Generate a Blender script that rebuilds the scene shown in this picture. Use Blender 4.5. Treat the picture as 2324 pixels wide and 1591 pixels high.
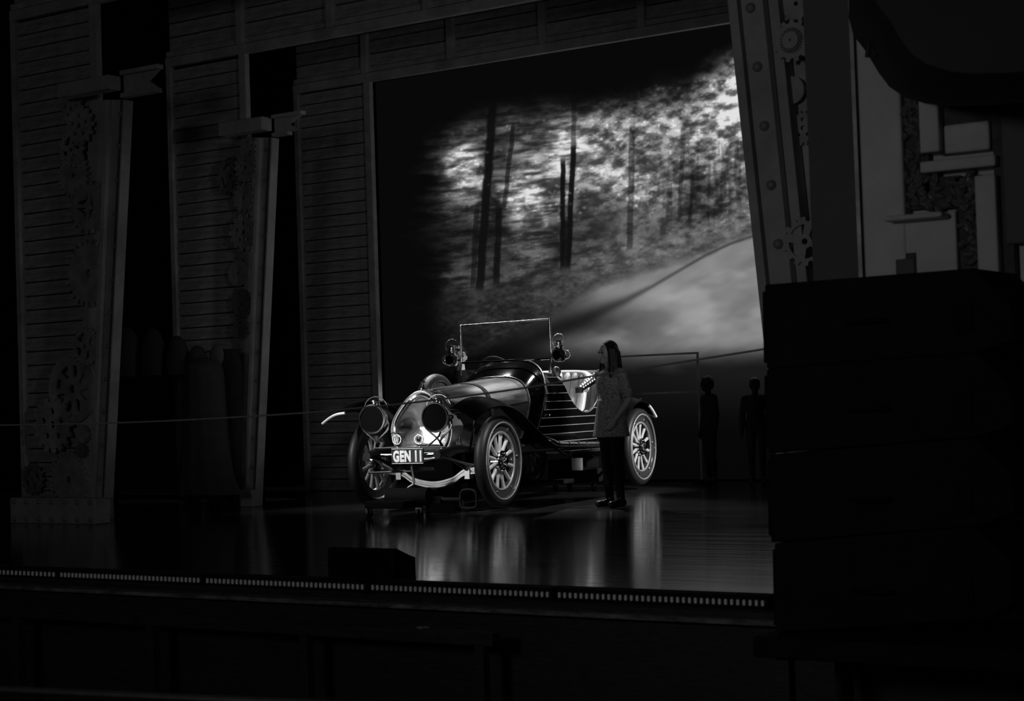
import bpy, math, random
import numpy as np
from math import sin, cos, pi, radians, atan2, sqrt
from mathutils import Vector, Matrix
from mathutils.geometry import tessellate_polygon

for o in list(bpy.data.objects): bpy.data.objects.remove(o)
SC = bpy.context.scene
COL = SC.collection
rnd = random.Random(7)

# ------------------------------------------------------------------ camera
FPX, PW, PH = 4000.0, 2324, 1591
CAM = np.array([0, 0, 1.11])
YAW, ROLL = radians(34), radians(1.9)
PITCH = math.atan(112.5 * cos(ROLL) / FPX)
fw = np.array([-sin(YAW) * cos(PITCH), cos(YAW) * cos(PITCH), sin(PITCH)])
r0 = np.array([cos(YAW), sin(YAW), 0.0]); u0 = np.cross(r0, fw)
rt = r0 * cos(ROLL) - u0 * sin(ROLL); up = u0 * cos(ROLL) + r0 * sin(ROLL)
cd = bpy.data.cameras.new('camera'); cam = bpy.data.objects.new('camera', cd); COL.objects.link(cam)
cam.matrix_world = Matrix(((rt[0], up[0], -fw[0], CAM[0]), (rt[1], up[1], -fw[1], CAM[1]), (rt[2], up[2], -fw[2], CAM[2]), (0, 0, 0, 1)))
cd.sensor_width = 36; cd.lens = FPX / PW * 36; cd.clip_end = 200
cd.dof.use_dof = True; cd.dof.focus_distance = 18.0; cd.dof.aperture_fstop = 4.0
SC.camera = cam
def ray(x, y): return fw + rt * ((x - PW / 2) / FPX) - up * ((y - PH / 2) / FPX)
def at(x, y, Y): r = ray(x, y); return CAM + r * ((Y - CAM[1]) / r[1])
def atz(x, y, Z): r = ray(x, y); return CAM + r * ((Z - CAM[2]) / r[2])
def proj(P):
    v = P - CAM; d = v @ fw
    return PW / 2 + FPX * (v @ rt) / d, PH / 2 - FPX * (v @ up) / d

# ------------------------------------------------------------------ world, lights, exposure
w = bpy.data.worlds.new('world'); SC.world = w; w.use_nodes = True
w.node_tree.nodes['Background'].inputs[0].default_value = (1, 1, 1, 1)
w.node_tree.nodes['Background'].inputs[1].default_value = 0.004
vs = SC.view_settings; vs.view_transform = 'Standard'; vs.look = 'None'; vs.gamma = 1; vs.exposure = 0; vs.use_curve_mapping = False
def spot(name, loc, target, watts, deg, radius=.15, blend=.4):
    l = bpy.data.lights.new(name, 'SPOT'); l.energy = watts; l.spot_size = radians(deg); l.spot_blend = blend; l.shadow_soft_size = radius
    o = bpy.data.objects.new(name, l); COL.objects.link(o); o.location = loc
    o.rotation_euler = (Vector(target) - Vector(loc)).to_track_quat('-Z', 'Y').to_euler()
    return o
spot('back_spotlight', (-13.9, 18.7, 6.4), (-10.0, 13.6, .5), 1300, 46, .12)
spot('top_spotlight', (-10.9, 18.9, 6.6), (-10.7, 16.2, .9), 2000, 26, .14)
spot('pit_spotlight', (-13.2, 5.6, .12), (-10.75, 14.2, .75), 620, 8.5, .7)
spot('front_spotlight', (-17.0, 3.5, 9.0), (-10.75, 14.15, .70), 10500, 5.4, .5)
spot('side_spotlight', (-6.2, 13.9, 5.6), (-10.05, 14.58, .6), 1000, 10, .12)
spot('cockpit_spotlight', (-5.0, 18.6, 3.6), (-10.5, 17.75, 1.0), 1900, 26, .12)
spot('column_fill_light', (-5.2, 9.6, 3.2), (-13.6, 13.6, 2.2), 75, 28, .15, .6)  # added unseen lamp to brighten the right faces of the left columns
spot('wing_spotlight', (-3.9, 10.7, 3.4), (-14.3, 17.5, 2.8), 140, 44, .2, .9)
spot('house_fill_light', (-4.0, -2.0, 2.6), (-9.5, 12.0, 2.2), 225, 95, .6, .8)  # added soft fill from the auditorium side, no visible source

# ------------------------------------------------------------------ helpers
class MB:
    def __init__(s): s.v = []; s.f = []
    def add(s, v, f):
        o = len(s.v); s.v += [tuple(map(float, p)) for p in v]; s.f += [tuple(i + o for i in q) for q in f]; return s
    def box(s, x0, x1, y0, y1, z0, z1):
        return s.add([(x0,y0,z0),(x1,y0,z0),(x1,y1,z0),(x0,y1,z0),(x0,y0,z1),(x1,y0,z1),(x1,y1,z1),(x0,y1,z1)],
                     [(0,3,2,1),(4,5,6,7),(0,1,5,4),(1,2,6,5),(2,3,7,6),(3,0,4,7)])
    def prism(s, loops, a, b, axis='y'):
        P = [p for L in loops for p in L]; n = len(P)
        def c(p, d): return (p[0], d, p[1]) if axis == 'y' else ((d, p[0], p[1]) if axis == 'x' else (p[0], p[1], d))
        V = [c(p, a) for p in P] + [c(p, b) for p in P]
        T = tessellate_polygon([[Vector((p[0], p[1], 0)) for p in L] for L in loops])
        Fs = [tuple(t) for t in T] + [tuple(i + n for i in reversed(t)) for t in T]
        k = 0
        for L in loops:
            m = len(L)
            for i in range(m):
                j = (i + 1) % m; Fs.append((k + i, k + j, k + j + n, k + i + n))
            k += m
        return s.add(V, Fs)
    def grid(s, rows, close_u=False, close_v=False):
        R, C = len(rows), len(rows[0]); V = [p for r in rows for p in r]; Fs = []
        for i in range(R if close_v else R - 1):
            for j in range(C if close_u else C - 1):
                a, b = i, (i + 1) % R; p, q = j, (j + 1) % C
                Fs.append((a*C+p, a*C+q, b*C+q, b*C+p))
        return s.add(V, Fs)
    def tube(s, pts, r, n=8, closed=False, caps=True):
        P = [Vector(p) for p in pts]; m = len(P); rr = r if hasattr(r, '__len__') else [r] * m; rows = []
        prev = None
        for i in range(m):
            if closed: t = P[(i+1) % m] - P[i-1]
            else: t = P[min(i+1, m-1)] - P[max(i-1, 0)]
            t.normalize()
            if prev is None:
                a = Vector((0,0,1)) if abs(t.z) < .9 else Vector((1,0,0)); nn = t.cross(a).normalized()
            else:
                nn = prev - t * prev.dot(t); nn.normalize()
            prev = nn; bb = t.cross(nn)
            rows.append([P[i] + (nn * cos(2*pi*k/n) + bb * sin(2*pi*k/n)) * rr[i] for k in range(n)])
        o = len(s.v); s.grid(rows, True, closed)
        if caps and not closed:
            s.f.append(tuple(o + k for k in range(n))); s.f.append(tuple(o + (m-1)*n + k for k in reversed(range(n))))
        return s
    def lathe(s, prof, n=24, axis='z', o=(0,0,0), closed=False):
        rows = []
        for r, h in prof:
            row = []
            for k in range(n):
                a, b = r*cos(2*pi*k/n), r*sin(2*pi*k/n)
                p = (a, b, h) if axis == 'z' else ((h, a, b) if axis == 'x' else (a, h, b))
                row.append((p[0]+o[0], p[1]+o[1], p[2]+o[2]))
            rows.append(row)
        s.grid(rows, True, closed); return s
    def ball(s, c, r, n=12, m=8):
        r = r if hasattr(r, '__len__') else (r, r, r)
        rows = [[(c[0]+r[0]*sin(pi*max(i,.02)/m if i < m else pi-.01)*cos(2*pi*k/n), c[1]+r[1]*sin(pi*max(i,.02)/m if i < m else pi-.01)*sin(2*pi*k/n), c[2]+r[2]*cos(pi*i/m)) for k in range(n)] for i in range(m+1)]
        return s.grid(rows, True)
    def ring(s, c, R, r, axis='x', n=24, m=6):
        pts = []
        for k in range(n):
            a, b = R*cos(2*pi*k/n), R*sin(2*pi*k/n)
            d = (0, a, b) if axis == 'x' else ((a, 0, b) if axis == 'y' else (a, b, 0))
            pts.append((c[0]+d[0], c[1]+d[1], c[2]+d[2]))
        return s.tube(pts, r, m, True)
    def caps(s, a, b, ra, rb, n=12):
        a, b = Vector(a), Vector(b); t = (b - a); L = t.length; t = t.normalized() if L > 1e-6 else Vector((0,0,1))
        h = Vector((0,0,1)) if abs(t.z) < .9 else Vector((1,0,0)); u = t.cross(h).normalized(); v = t.cross(u); rows = []
        for k in range(5):
            th = pi/2*(1 - k/4); rr = max(ra*cos(th), ra*.03); c = a - t*ra*sin(th)
            rows.append([c + (u*cos(2*pi*i/n)+v*sin(2*pi*i/n))*rr for i in range(n)])
        for k in range(5):
            th = pi/2*k/4; rr = max(rb*cos(th), rb*.03); c = b + t*rb*sin(th)
            rows.append([c + (u*cos(2*pi*i/n)+v*sin(2*pi*i/n))*rr for i in range(n)])
        o = len(s.v); s.grid(rows, True)
        s.f.append(tuple(o+i for i in range(n))); s.f.append(tuple(o+9*n+i for i in reversed(range(n)))); return s
    def mesh(s, name, mt, smooth=False, ang=40):
        me = bpy.data.meshes.new(name); me.from_pydata(s.v, [], s.f)
        import bmesh
        bm = bmesh.new(); bm.from_mesh(me); bmesh.ops.recalc_face_normals(bm, faces=bm.faces); bm.to_mesh(me); bm.free()
        if mt: me.materials.append(mt)
        if smooth:
            me.polygons.foreach_set('use_smooth', [True]*len(me.polygons)); me.set_sharp_from_angle(angle=radians(ang))
        return me
    def build(s, name, mt, parent=None, smooth=False, ang=40, bevel=0):
        return obj(name, s.mesh(name, mt, smooth, ang), parent, bevel=bevel)
def obj(name, me, parent=None, loc=(0,0,0), rot=(0,0,0), scale=(1,1,1), bevel=0):
    o = bpy.data.objects.new(name, me); COL.objects.link(o); o.parent = parent
    o.location = loc; o.rotation_euler = rot; o.scale = scale
    if bevel:
        b = o.modifiers.new('bevel', 'BEVEL'); b.width = bevel; b.segments = 2; b.limit_method = 'ANGLE'
    return o
def tag(o, label, cat, group=None, kind=None):
    if label: o['label'] = label
    if cat: o['category'] = cat
    if group: o['group'] = group
    if kind: o['kind'] = kind
    return o
def struct(o, label=None): o['kind'] = 'structure'; return tag(o, label, 'stage' if not label else None)
def thing(name, label, cat, loc=(0,0,0), rz=0, group=None):
    o = bpy.data.objects.new(name, None); COL.objects.link(o); o.location = loc; o.rotation_euler = (0,0,rz); o.empty_display_size = .2
    return tag(o, label, cat, group)
def remeshed(mb, name, mt, parent, voxel=.01, it=5):
    me = mb.mesh(name, mt); t = bpy.data.objects.new('temporary', me); COL.objects.link(t)
    m = t.modifiers.new('r', 'REMESH'); m.mode = 'VOXEL'; m.voxel_size = voxel
    m = t.modifiers.new('s', 'SMOOTH'); m.factor = .5; m.iterations = it
    dg = bpy.context.evaluated_depsgraph_get(); nm = bpy.data.meshes.new_from_object(t.evaluated_get(dg))
    bpy.data.objects.remove(t); nm.name = name
    nm.materials.clear(); nm.materials.append(mt)
    nm.polygons.foreach_set('use_smooth', [True]*len(nm.polygons))
    return obj(name, nm, parent)
def cat_path(P, n=6, closed=False):
    P = [np.array(p, float) for p in P]; m = len(P); out = []
    for i in range(m if closed else m-1):
        p0 = P[(i-1) % m] if closed or i > 0 else 2*P[0]-P[1]; p1 = P[i]; p2 = P[(i+1) % m]
        p3 = P[(i+2) % m] if closed or i+2 < m else 2*P[-1]-P[-2]
        for k in range(n):
            t = k/n; out.append(.5*((2*p1)+(-p0+p2)*t+(2*p0-5*p1+4*p2-p3)*t*t+(-p0+3*p1-3*p2+p3)*t**3))
    if not closed: out.append(P[-1])
    return [tuple(p) for p in out]

def mat(name, v, rough=.5, metal=0.0, var=0.0, scale=6.0, bump=0.0, bscale=40.0, coat=0.0, spec=.5, stretch=(1,1,1), emit=0.0, sheen=0.0):
    m = bpy.data.materials.new(name); m.use_nodes = True; nt = m.node_tree; b = nt.nodes['Principled BSDF']
    b.inputs['Base Color'].default_value = (v, v, v, 1); b.inputs['Roughness'].default_value = rough; b.inputs['Metallic'].default_value = metal
    b.inputs['Specular IOR Level'].default_value = spec; b.inputs['Coat Weight'].default_value = coat
    if emit: b.inputs['Emission Color'].default_value = (1,1,1,1); b.inputs['Emission Strength'].default_value = emit
    if var or bump:
        tc = nt.nodes.new('ShaderNodeTexCoord'); mp = nt.nodes.new('ShaderNodeMapping'); mp.inputs['Scale'].default_value = stretch
        nt.links.new(tc.outputs['Object'], mp.inputs['Vector'])
    if var:
        nz = nt.nodes.new('ShaderNodeTexNoise'); nz.inputs['Scale'].default_value = scale; nz.inputs['Detail'].default_value = 6; nz.inputs['Roughness'].default_value = .65
        nt.links.new(mp.outputs[0], nz.inputs['Vector'])
        r = nt.nodes.new('ShaderNodeValToRGB'); lo, hi = v*(1-var), min(1, v*(1+var))
        r.color_ramp.elements[0].position = .3; r.color_ramp.elements[1].position = .7
        r.color_ramp.elements[0].color = (lo, lo, lo, 1); r.color_ramp.elements[1].color = (hi, hi, hi, 1)
        nt.links.new(nz.outputs['Fac'], r.inputs[0]); nt.links.new(r.outputs[0], b.inputs['Base Color'])
    if bump:
        n2 = nt.nodes.new('ShaderNodeTexNoise'); n2.inputs['Scale'].default_value = bscale; n2.inputs['Detail'].default_value = 4
        nt.links.new(mp.outputs[0], n2.inputs['Vector'])
        bp = nt.nodes.new('ShaderNodeBump'); bp.inputs['Strength'].default_value = bump; bp.inputs['Distance'].default_value = .02
        nt.links.new(n2.outputs['Fac'], bp.inputs['Height']); nt.links.new(bp.outputs[0], b.inputs['Normal'])
    return m
M = dict(
    scenery=mat('painted_scenery', .34, .6, 0, .35, 3, .25, 25),
    plank=mat('painted_planks', .30, .65, 0, .4, 4, .3, 30, stretch=(1, 1, 5)),
    column=mat('painted_column', .34, .55, 0, .25, 3, .1, 20),
    gear=mat('painted_gear', .30, .6, 0, .35, 6, .15, 30),
    shade_line=mat('painted_shade_line', .09, .7, 0, .3, 5),
    geardark=mat('dark_gear', .15, .6, 0, .35, 6, .15, 30),
    rivet=mat('rivet_paint', .22, .45),
    black=mat('black_cloth', .006, .95, 0, .3, 4, spec=.1),
    blackbox=mat('black_cabinet', .008, .8, 0, .3, 6, .1, 120, spec=.15),
    grille=mat('black_grille', .006, .7, .3, .2, 60, .3, 300, spec=.2),
    blackpaint=mat('gloss_black_paint', .006, .12, 0, coat=1.0),
    cowlpaint=mat('cowl_black_paint', .003, .07, 0, spec=.12),
    wingpaint=mat('satin_black_paint', .004, .28, 0, spec=.06),
    brass=mat('polished_brass', .80, .16, 1.0, .08, 5),
    alu=mat('polished_aluminium', .62, .22, 1.0, .3, 3, .06, 6, stretch=(1, 5, 5)),
    steel=mat('worn_steel', .5, .35, 1.0, .2, 12),
    core=mat('radiator_core', .60, .20, 1.0, .10, 30),
    shell=mat('radiator_shell_brass', .9, .36, .72),
    rimpaint=mat('rim_paint', .06, .22, 0, .1, 10, coat=.8),
    tyre=mat('tyre_rubber', .018, .5, 0, .2, 10),
    cream=mat('cream_spokes', .62, .35, 0, .12, 10, coat=.4),
    leather=mat('buttoned_leather', .68, .38, 0, .15, 14, .1, 60),
    glassdark=mat('dark_glass', .01, .06, 0, coat=1.0),
    lampdark=mat('lamp_glass', .003, .5, 0, spec=.03),
    white=mat('white_letters_and_glints', .9, .4),
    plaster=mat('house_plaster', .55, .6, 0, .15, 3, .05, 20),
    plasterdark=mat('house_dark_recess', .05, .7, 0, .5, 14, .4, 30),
    leaf=mat('gilded_leaf', .22, .4, .3, .5, 12),
    pier=mat('proscenium_paint', .10, .7, 0, .12, 2),
    gilt=mat('gilt_edge', .5, .3, .8, .4, 6),
    overhang=mat('balcony_underside', .02, .7, 0, .2, 3),
    lens=mat('led_lens', .7, .15, 0, coat=.5, emit=.008),
    rope=mat('rope_fibre', .30, .7, 0, .3, 50),
    skin=mat('skin', .5, .5, 0, .06, 20),
    hair=mat('dark_hair', .012, .45, 0, .4, 40, .4, 90, stretch=(1, 1, .15)),
    tweed=mat('speckled_tweed', .38, .8, 0, .75, 55, .5, 90),
    legging=mat('black_leggings', .010, .8, spec=.2),
    darkcloth=mat('dark_jacket', .014, .8, 0, .3, 10, spec=.2),
    drape=mat('draped_dust_cloth', .04, .85, 0, .3, 3, .2, 15),
    drapedark=mat('dark_dust_cloth', .022, .9, 0, .3, 3, .2, 15),
    pale=mat('pale_cloth', .11, .8, 0, .1, 6),
    shoe=mat('black_shoe', .01, .3),
    wood=mat('worn_black_wood', .012, .6, 0, .8, 9, .2, 30, stretch=(1, 6, 6)),
    edge=mat('worn_paint_edge', .12, .6, 0, .9, 7, stretch=(1, 3, 3)),
)
def glass_mat():
    m = bpy.data.materials.new('windscreen_glass'); m.use_nodes = True; nt = m.node_tree; nt.nodes.remove(nt.nodes['Principled BSDF'])
    t = nt.nodes.new('ShaderNodeBsdfTransparent'); t.inputs[0].default_value = (.86, .86, .86, 1); g = nt.nodes.new('ShaderNodeBsdfGlossy'); g.inputs['Roughness'].default_value = .03
    mx = nt.nodes.new('ShaderNodeMixShader'); mx.inputs[0].default_value = .06
    nt.links.new(t.outputs[0], mx.inputs[1]); nt.links.new(g.outputs[0], mx.inputs[2]); nt.links.new(mx.outputs[0], nt.nodes['Material Output'].inputs[0])
    return m
M['glass'] = glass_mat()
TANG = (0, 1)
def floor_mat():
    m = mat('stage_floor_boards', .03, .30, 0, .35, 2.5, stretch=(.6, 4, 1), spec=.45); nt = m.node_tree; b = nt.nodes['Principled BSDF']
    tc = nt.nodes.new('ShaderNodeTexCoord'); mp = nt.nodes.new('ShaderNodeMapping'); mp.inputs['Scale'].default_value = (.35, 9, 1)
    nt.links.new(tc.outputs['Object'], mp.inputs[0])
    n = nt.nodes.new('ShaderNodeTexNoise'); n.inputs['Scale'].default_value = 1.6; n.inputs['Detail'].default_value = 8; nt.links.new(mp.outputs[0], n.inputs['Vector'])
    mr = nt.nodes.new('ShaderNodeMapRange'); mr.inputs['From Min'].default_value = .3; mr.inputs['From Max'].default_value = .7; mr.inputs['To Min'].default_value = .09; mr.inputs['To Max'].default_value = .16
    nt.links.new(n.outputs['Fac'], mr.inputs['Value']); nt.links.new(mr.outputs[0], b.inputs['Roughness'])
    wv = nt.nodes.new('ShaderNodeTexWave'); wv.bands_direction = 'Y'; wv.inputs['Scale'].default_value = 2.2; nt.links.new(tc.outputs['Object'], wv.inputs['Vector'])
    b.inputs['Anisotropic'].default_value = .75; tg = nt.nodes.new('ShaderNodeCombineXYZ'); tg.inputs[0].default_value = TANG[0]; tg.inputs[1].default_value = TANG[1]
    nt.links.new(tg.outputs[0], b.inputs['Tangent'])
    mp2 = nt.nodes.new('ShaderNodeMapping'); mp2.inputs['Scale'].default_value = (.5, 22, 1); nt.links.new(tc.outputs['Object'], mp2.inputs[0])
    n3 = nt.nodes.new('ShaderNodeTexNoise'); n3.inputs['Scale'].default_value = 1.0; n3.inputs['Detail'].default_value = 5; nt.links.new(mp2.outputs[0], n3.inputs['Vector'])
    bp = nt.nodes.new('ShaderNodeBump'); bp.inputs['Strength'].default_value = .05; bp.inputs['Distance'].default_value = .01
    nt.links.new(n3.outputs['Fac'], bp.inputs['Height']); nt.links.new(bp.outputs[0], b.inputs['Normal'])
    return m
M['floor'] = floor_mat()

# ------------------------------------------------------------------ setting
def box_obj(name, x0, x1, y0, y1, z0, z1, mt, parent=None, bevel=0): return MB().box(x0, x1, y0, y1, z0, z1).build(name, mt, parent, bevel=bevel)
o = box_obj('floor', -26, 6, 8.84, 21.0, -.35, 0, M['floor']); o['kind'] = 'structure'; o['label'] = 'dark glossy boarded stage floor with faint reflections'
o = box_obj('wall_back', -26, 6, 21.0, 21.2, -.3, 9, M['black']); o['kind'] = 'structure'; o['label'] = 'black masking at the back of the stage'
o = box_obj('wall_left', -26.2, -26, 8.84, 21.2, -.3, 9, M['black']); o['kind'] = 'structure'; o['label'] = 'black masking in the left wings'
o = box_obj('wall_front', -26, 0, 8.60, 8.84, -2.2, -.075, M['wood']); o['kind'] = 'structure'; o['label'] = 'black boarded front of the stage above the pit'

# projection screen: grid with the projected forest stored as a colour attribute
SY = 20.0; SX0, SX1, SZ0, SZ1 = -16.6, -9.0, .02, 6.6
NX, NZ = 760, 560
def vnoise(x, y, seed):
    r = np.random.RandomState(seed).rand(256, 256); xi, yi = np.floor(x).astype(int), np.floor(y).astype(int); fx, fy = x-xi, y-yi
    fx = fx*fx*(3-2*fx); fy = fy*fy*(3-2*fy); a = r[yi % 256, xi % 256]; b = r[yi % 256, (xi+1) % 256]; c = r[(yi+1) % 256, xi % 256]; d = r[(yi+1) % 256, (xi+1) % 256]
    return (a*(1-fx)+b*fx)*(1-fy)+(c*(1-fx)+d*fx)*fy
def fbm(x, y, seed, oc=4, gain=.55):
    s = 0; a = 1; t = 0
    for k in range(oc): s = s+a*vnoise(x*2**k, y*2**k, seed+k); t += a; a *= gain
    return s/t
def sst(a, b, x): t = np.clip((x-a)/(b-a), 0, 1); return t*t*(3-2*t)
def forest(x, y):
    tilt = y + .12*(x-1300)
    b = np.full_like(x, 8.0)
    topx = [860, 960, 1040, 1110, 1200, 1300, 1390, 1480, 1560, 1620, 1660, 1740]; topy = [420, 330, 275, 240, 235, 228, 225, 185, 165, 130, 112, 100]
    top = np.interp(x, topx, topy); lowb = np.interp(x, [900, 1000, 1150, 1300, 1420, 1550, 1700, 1760], [690, 668, 640, 612, 580, 545, 500, 490])
    wob = (fbm(x/60, y/60, 5)-.5)*70
    m_top = sst(-30, 60, y-top+wob*.7); m_left = sst(930, 1050, x+wob*.9+(fbm(x/90, y/14, 9)-.5)*90)
    m_low = 1-sst(-25, 45, y-lowb+wob*.4)
    big = fbm(x/95, tilt/60, 11, 3); mid = fbm(x/26, tilt/15, 21, 4); fine = fbm(x/9, tilt/5.5, 31, 3); spk = vnoise(x/6.5, tilt/4.5, 41)
    tabx = np.arange(960, 1761, 40.)
    tab = np.array([
        [7, 8, 8, 8, 8, 8, 9, 9, 10, 10, 10, 10, 11, 13, 14, 18, 45, 78, 150, 160, 160],
        [7, 8, 8, 8, 9, 9, 9, 10, 10, 10, 12, 20, 25, 30, 26, 48, 80, 125, 195, 200, 200],
        [8, 9, 9, 12, 14, 30, 35, 45, 40, 25, 48, 62, 60, 70, 68, 72, 100, 170, 190, 190, 190],
        [10, 14, 42, 45, 30, 60, 60, 45, 75, 82, 95, 110, 112, 110, 110, 105, 115, 150, 150, 150, 150],
        [14, 34, 75, 70, 25, 45, 60, 75, 190, 120, 112, 98, 112, 100, 110, 100, 135, 130, 120, 120, 120],
        [18, 70, 170, 110, 30, 60, 90, 115, 170, 78, 115, 112, 98, 90, 90, 66, 92, 100, 90, 90, 90],
        [18, 76, 145, 100, 55, 85, 115, 115, 100, 105, 135, 125, 135, 92, 78, 42, 64, 78, 78, 78, 78],
        [14, 54, 95, 105, 30, 120, 155, 62, 92, 82, 88, 88, 135, 112, 120, 34, 56, 66, 68, 68, 68],
        [10, 28, 44, 54, 20, 88, 130, 125, 60, 50, 62, 66, 84, 82, 75, 44, 46, 56, 62, 62, 62],
        [9, 15, 18, 18, 15, 40, 46, 46, 38, 38, 34, 46, 76, 60, 44, 50, 54, 58, 70, 70, 70],
        [9, 16, 26, 30, 15, 46, 56, 44, 28, 46, 55, 62, 82, 80, 80, 85, 92, 100, 110, 110, 110],
        [9, 20, 38, 42, 25, 42, 56, 50, 25, 55, 60, 76, 92, 100, 110, 110, 110, 110, 110, 110, 110],
        [9, 18, 40, 36, 25, 40, 46, 45, 40, 50, 60, 90, 110, 110, 110, 110, 110, 110, 110, 110, 110],
        [9, 14, 25, 28, 25, 32, 38, 40, 40, 50, 60, 90, 110, 110, 110, 110, 110, 110, 110, 110, 110]], float)
    taby = 160+40.*np.arange(len(tab))
    wx = (fbm(x/38, y/26, 101, 3)-.5)*70; wy = (fbm(x/44, y/26, 111, 3)-.5)*50
    fi = np.clip((x+wx-960)/40, 0, len(tabx)-1.001); fj = np.clip((y+wy-160)/40, 0, len(taby)-1.001)
    i0, j0 = fi.astype(int), fj.astype(int); u_, v_ = fi-i0, fj-j0
    B = (tab[j0, i0]*(1-u_)+tab[j0, i0+1]*u_)*(1-v_)+(tab[j0+1, i0]*(1-u_)+tab[j0+1, i0+1]*u_)*v_
    streak = fbm(x/42, tilt/8, 51, 3); leafy = fbm(x/15, tilt/9, 31, 3)
    k_l = 1-sst(1250, 1420, x)
    tex = k_l*(.55*streak+.45*mid)+(1-k_l)*(.35*leafy+.65*mid)
    L = 1.12*B*(.45+1.10*sst(.30, .70, tex))+np.clip(B, 0, 120)*.55*sst(.72, .95, spk)*sst(.44, .6, mid)
    haze = np.exp(-((x-1440)/110)**2-((y-520)/90)**2)*.55; L = L*(1-haze)+70*haze
    def bl(cx, cy, rx, ry, a): return a*np.exp(-((x-cx)/rx)**2-((y-cy-(x-cx)*-.1)/ry)**2)
    vt = sst(.5, .75, vnoise(x/6, y/55, 61))*bl(1620, 410, 120, 110, 1.0); L = L*(1-.32*vt)
    def trunk(x0, y0, x1, y1, wd, a, jag=2.0):
        t = np.clip((y-y0)/(y1-y0), 0, 1); cx = x0+(x1-x0)*t+(fbm(y/30+x0, y*0, 71)-.5)*2*jag
        return a*(1-sst(wd*.35, wd*.75, np.abs(x-cx)))*sst(y0-18, y0+10, y)*(1-sst(y1-12, y1+8, y))
    T = np.zeros_like(x)
    for a in [(1120, 215, 1088, 660, 17, .95), (1133, 470, 1126, 652, 13, .85), (1165, 285, 1144, 470, 9, .6), (1083, 470, 1072, 655, 11, .6), (1278, 366, 1276, 612, 10, .95), (1302, 330, 1289, 612, 11, .95), (1284, 500, 1282, 614, 14, .8), (1435, 285, 1429, 565, 12, .5), (1303, 235, 1301, 330, 10, .5),
              (1552, 290, 1542, 500, 9, .35), (1572, 400, 1566, 505, 8, .5), (1610, 370, 1606, 500, 6, .3), (1640, 330, 1636, 490, 5, .3), (1520, 420, 1514, 500, 8, .3)]:
        T = np.maximum(T, trunk(*a))
    L = L*(1-T)+7*T
    rs = np.random.RandomState(3)
    for zx0, zx1, zy0, zy1, n_, a_ in ((1340, 1660, 190, 330, 120, 46), (1180, 1330, 420, 485, 40, 50), (1420, 1500, 400, 470, 40, 50), (1000, 1110, 330, 420, 24, 40), (1560, 1700, 250, 470, 40, 30)):
        for _ in range(n_):
            cx_, cy_, r_, am = rs.uniform(zx0, zx1), rs.uniform(zy0, zy1), rs.uniform(2.2, 4.6), rs.uniform(.4, 1)*a_
            cy_ -= .25*(cx_-(zx0+zx1)/2) if zy1 < 340 and zx0 > 1300 else 0
            L = L+am*np.exp(-(((x-cx_)**2+((y-cy_)*1.2)**2)/(r_*r_))**2)
    F = L*m_top*m_left*m_low
    # bank of grass below the trees
    roadx = [900, 1010, 1150, 1240, 1310, 1400, 1500, 1600, 1730, 1780]; roady = [900, 830, 770, 715, 668, 630, 600, 566, 516, 500]
    road = np.interp(x, roadx, roady)
    m_bank = sst(-30, 40, y-lowb+wob*.4)*(1-sst(-14, 16, y-road+(mid-.5)*30))*sst(950, 1120, x+wob)
    Gs = (26+30*sst(.3, .75, big*.4+mid*.4+fine*.2)+30*sst(1150, 1500, x))*(.7+.5*fine)
    F = F+Gs*m_bank
    # misty road with the dark track
    m_road = sst(-14, 20, y-road+(mid-.5)*24)
    fog = fbm(x/150, (y+.35*x)/70, 81, 4)
    R = 66+58*sst(1230, 1650, x)+60*(fog-.5)
    R = R+bl(1440, 655, 100, 40, 34)+bl(1370, 655, 40, 26, 30)+bl(1600, 600, 120, 50, 14)-bl(1330, 735, 120, 26, 40)
    tx = [1000, 1100, 1200, 1330, 1420, 1480, 1600, 1660, 1740]; ty = [850, 815, 775, 722, 682, 650, 580, 552, 525]
    tr = np.interp(x, tx, ty); wd = np.interp(x, [1000, 1200, 1330, 1480, 1740], [34, 30, 20, 5, 3]); amt = np.interp(x, [1000, 1330, 1480, 1740], [.55, .62, .40, .5])
    R = R*(1-amt*np.exp(-((y-tr)/wd)**2))
    below = sst(0, 60, y-tr)
    cl = fbm(x/105, y/52, 91, 3, .45)
    R = R+below*(30*sst(.38, .72, cl)-6)*sst(1200, 1400, x)
    R = R*sst(960, 1290, x+.25*(y-700)+wob)
    bot = np.interp(x, [900, 1250, 1440, 1600, 1760], [800, 812, 822, 812, 806])
    fade = 1-sst(-48, 36, y-bot+(cl-.5)*40)
    F = F+np.clip(R, 0, 200)*m_road*fade
    tail = (8+9*sst(1150, 1700, x))*(1-sst(830, 990, y))*sst(-20, 40, y-bot)*sst(980, 1200, x)
    b = b-2*sst(900, 1100, y)
    return np.clip(b+F+tail, 3, 225)
gx = np.linspace(SX0, SX1, NX); gz = np.linspace(SZ0, SZ1, NZ); XX, ZZ = np.meshgrid(gx, gz)
P = np.stack([XX.ravel(), np.full(XX.size, SY), ZZ.ravel()], 1); px, py = proj(P)
val = forest(px, py)/255.0
lin = np.where(val <= .04045, val/12.92, ((val+.055)/1.055)**2.4)
me = bpy.data.meshes.new('picture')
idx = np.arange(NX*NZ).reshape(NZ, NX); q = np.stack([idx[:-1, :-1], idx[:-1, 1:], idx[1:, 1:], idx[1:, :-1]], -1).reshape(-1, 4)
me.vertices.add(NX*NZ); me.vertices.foreach_set('co', P.astype(np.float32).ravel()); me.loops.add(q.size); me.loops.foreach_set('vertex_index', q.ravel().astype(np.int32))
me.polygons.add(len(q)); me.polygons.foreach_set('loop_start', np.arange(0, q.size, 4, dtype=np.int32)); me.update(calc_edges=True)
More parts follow.
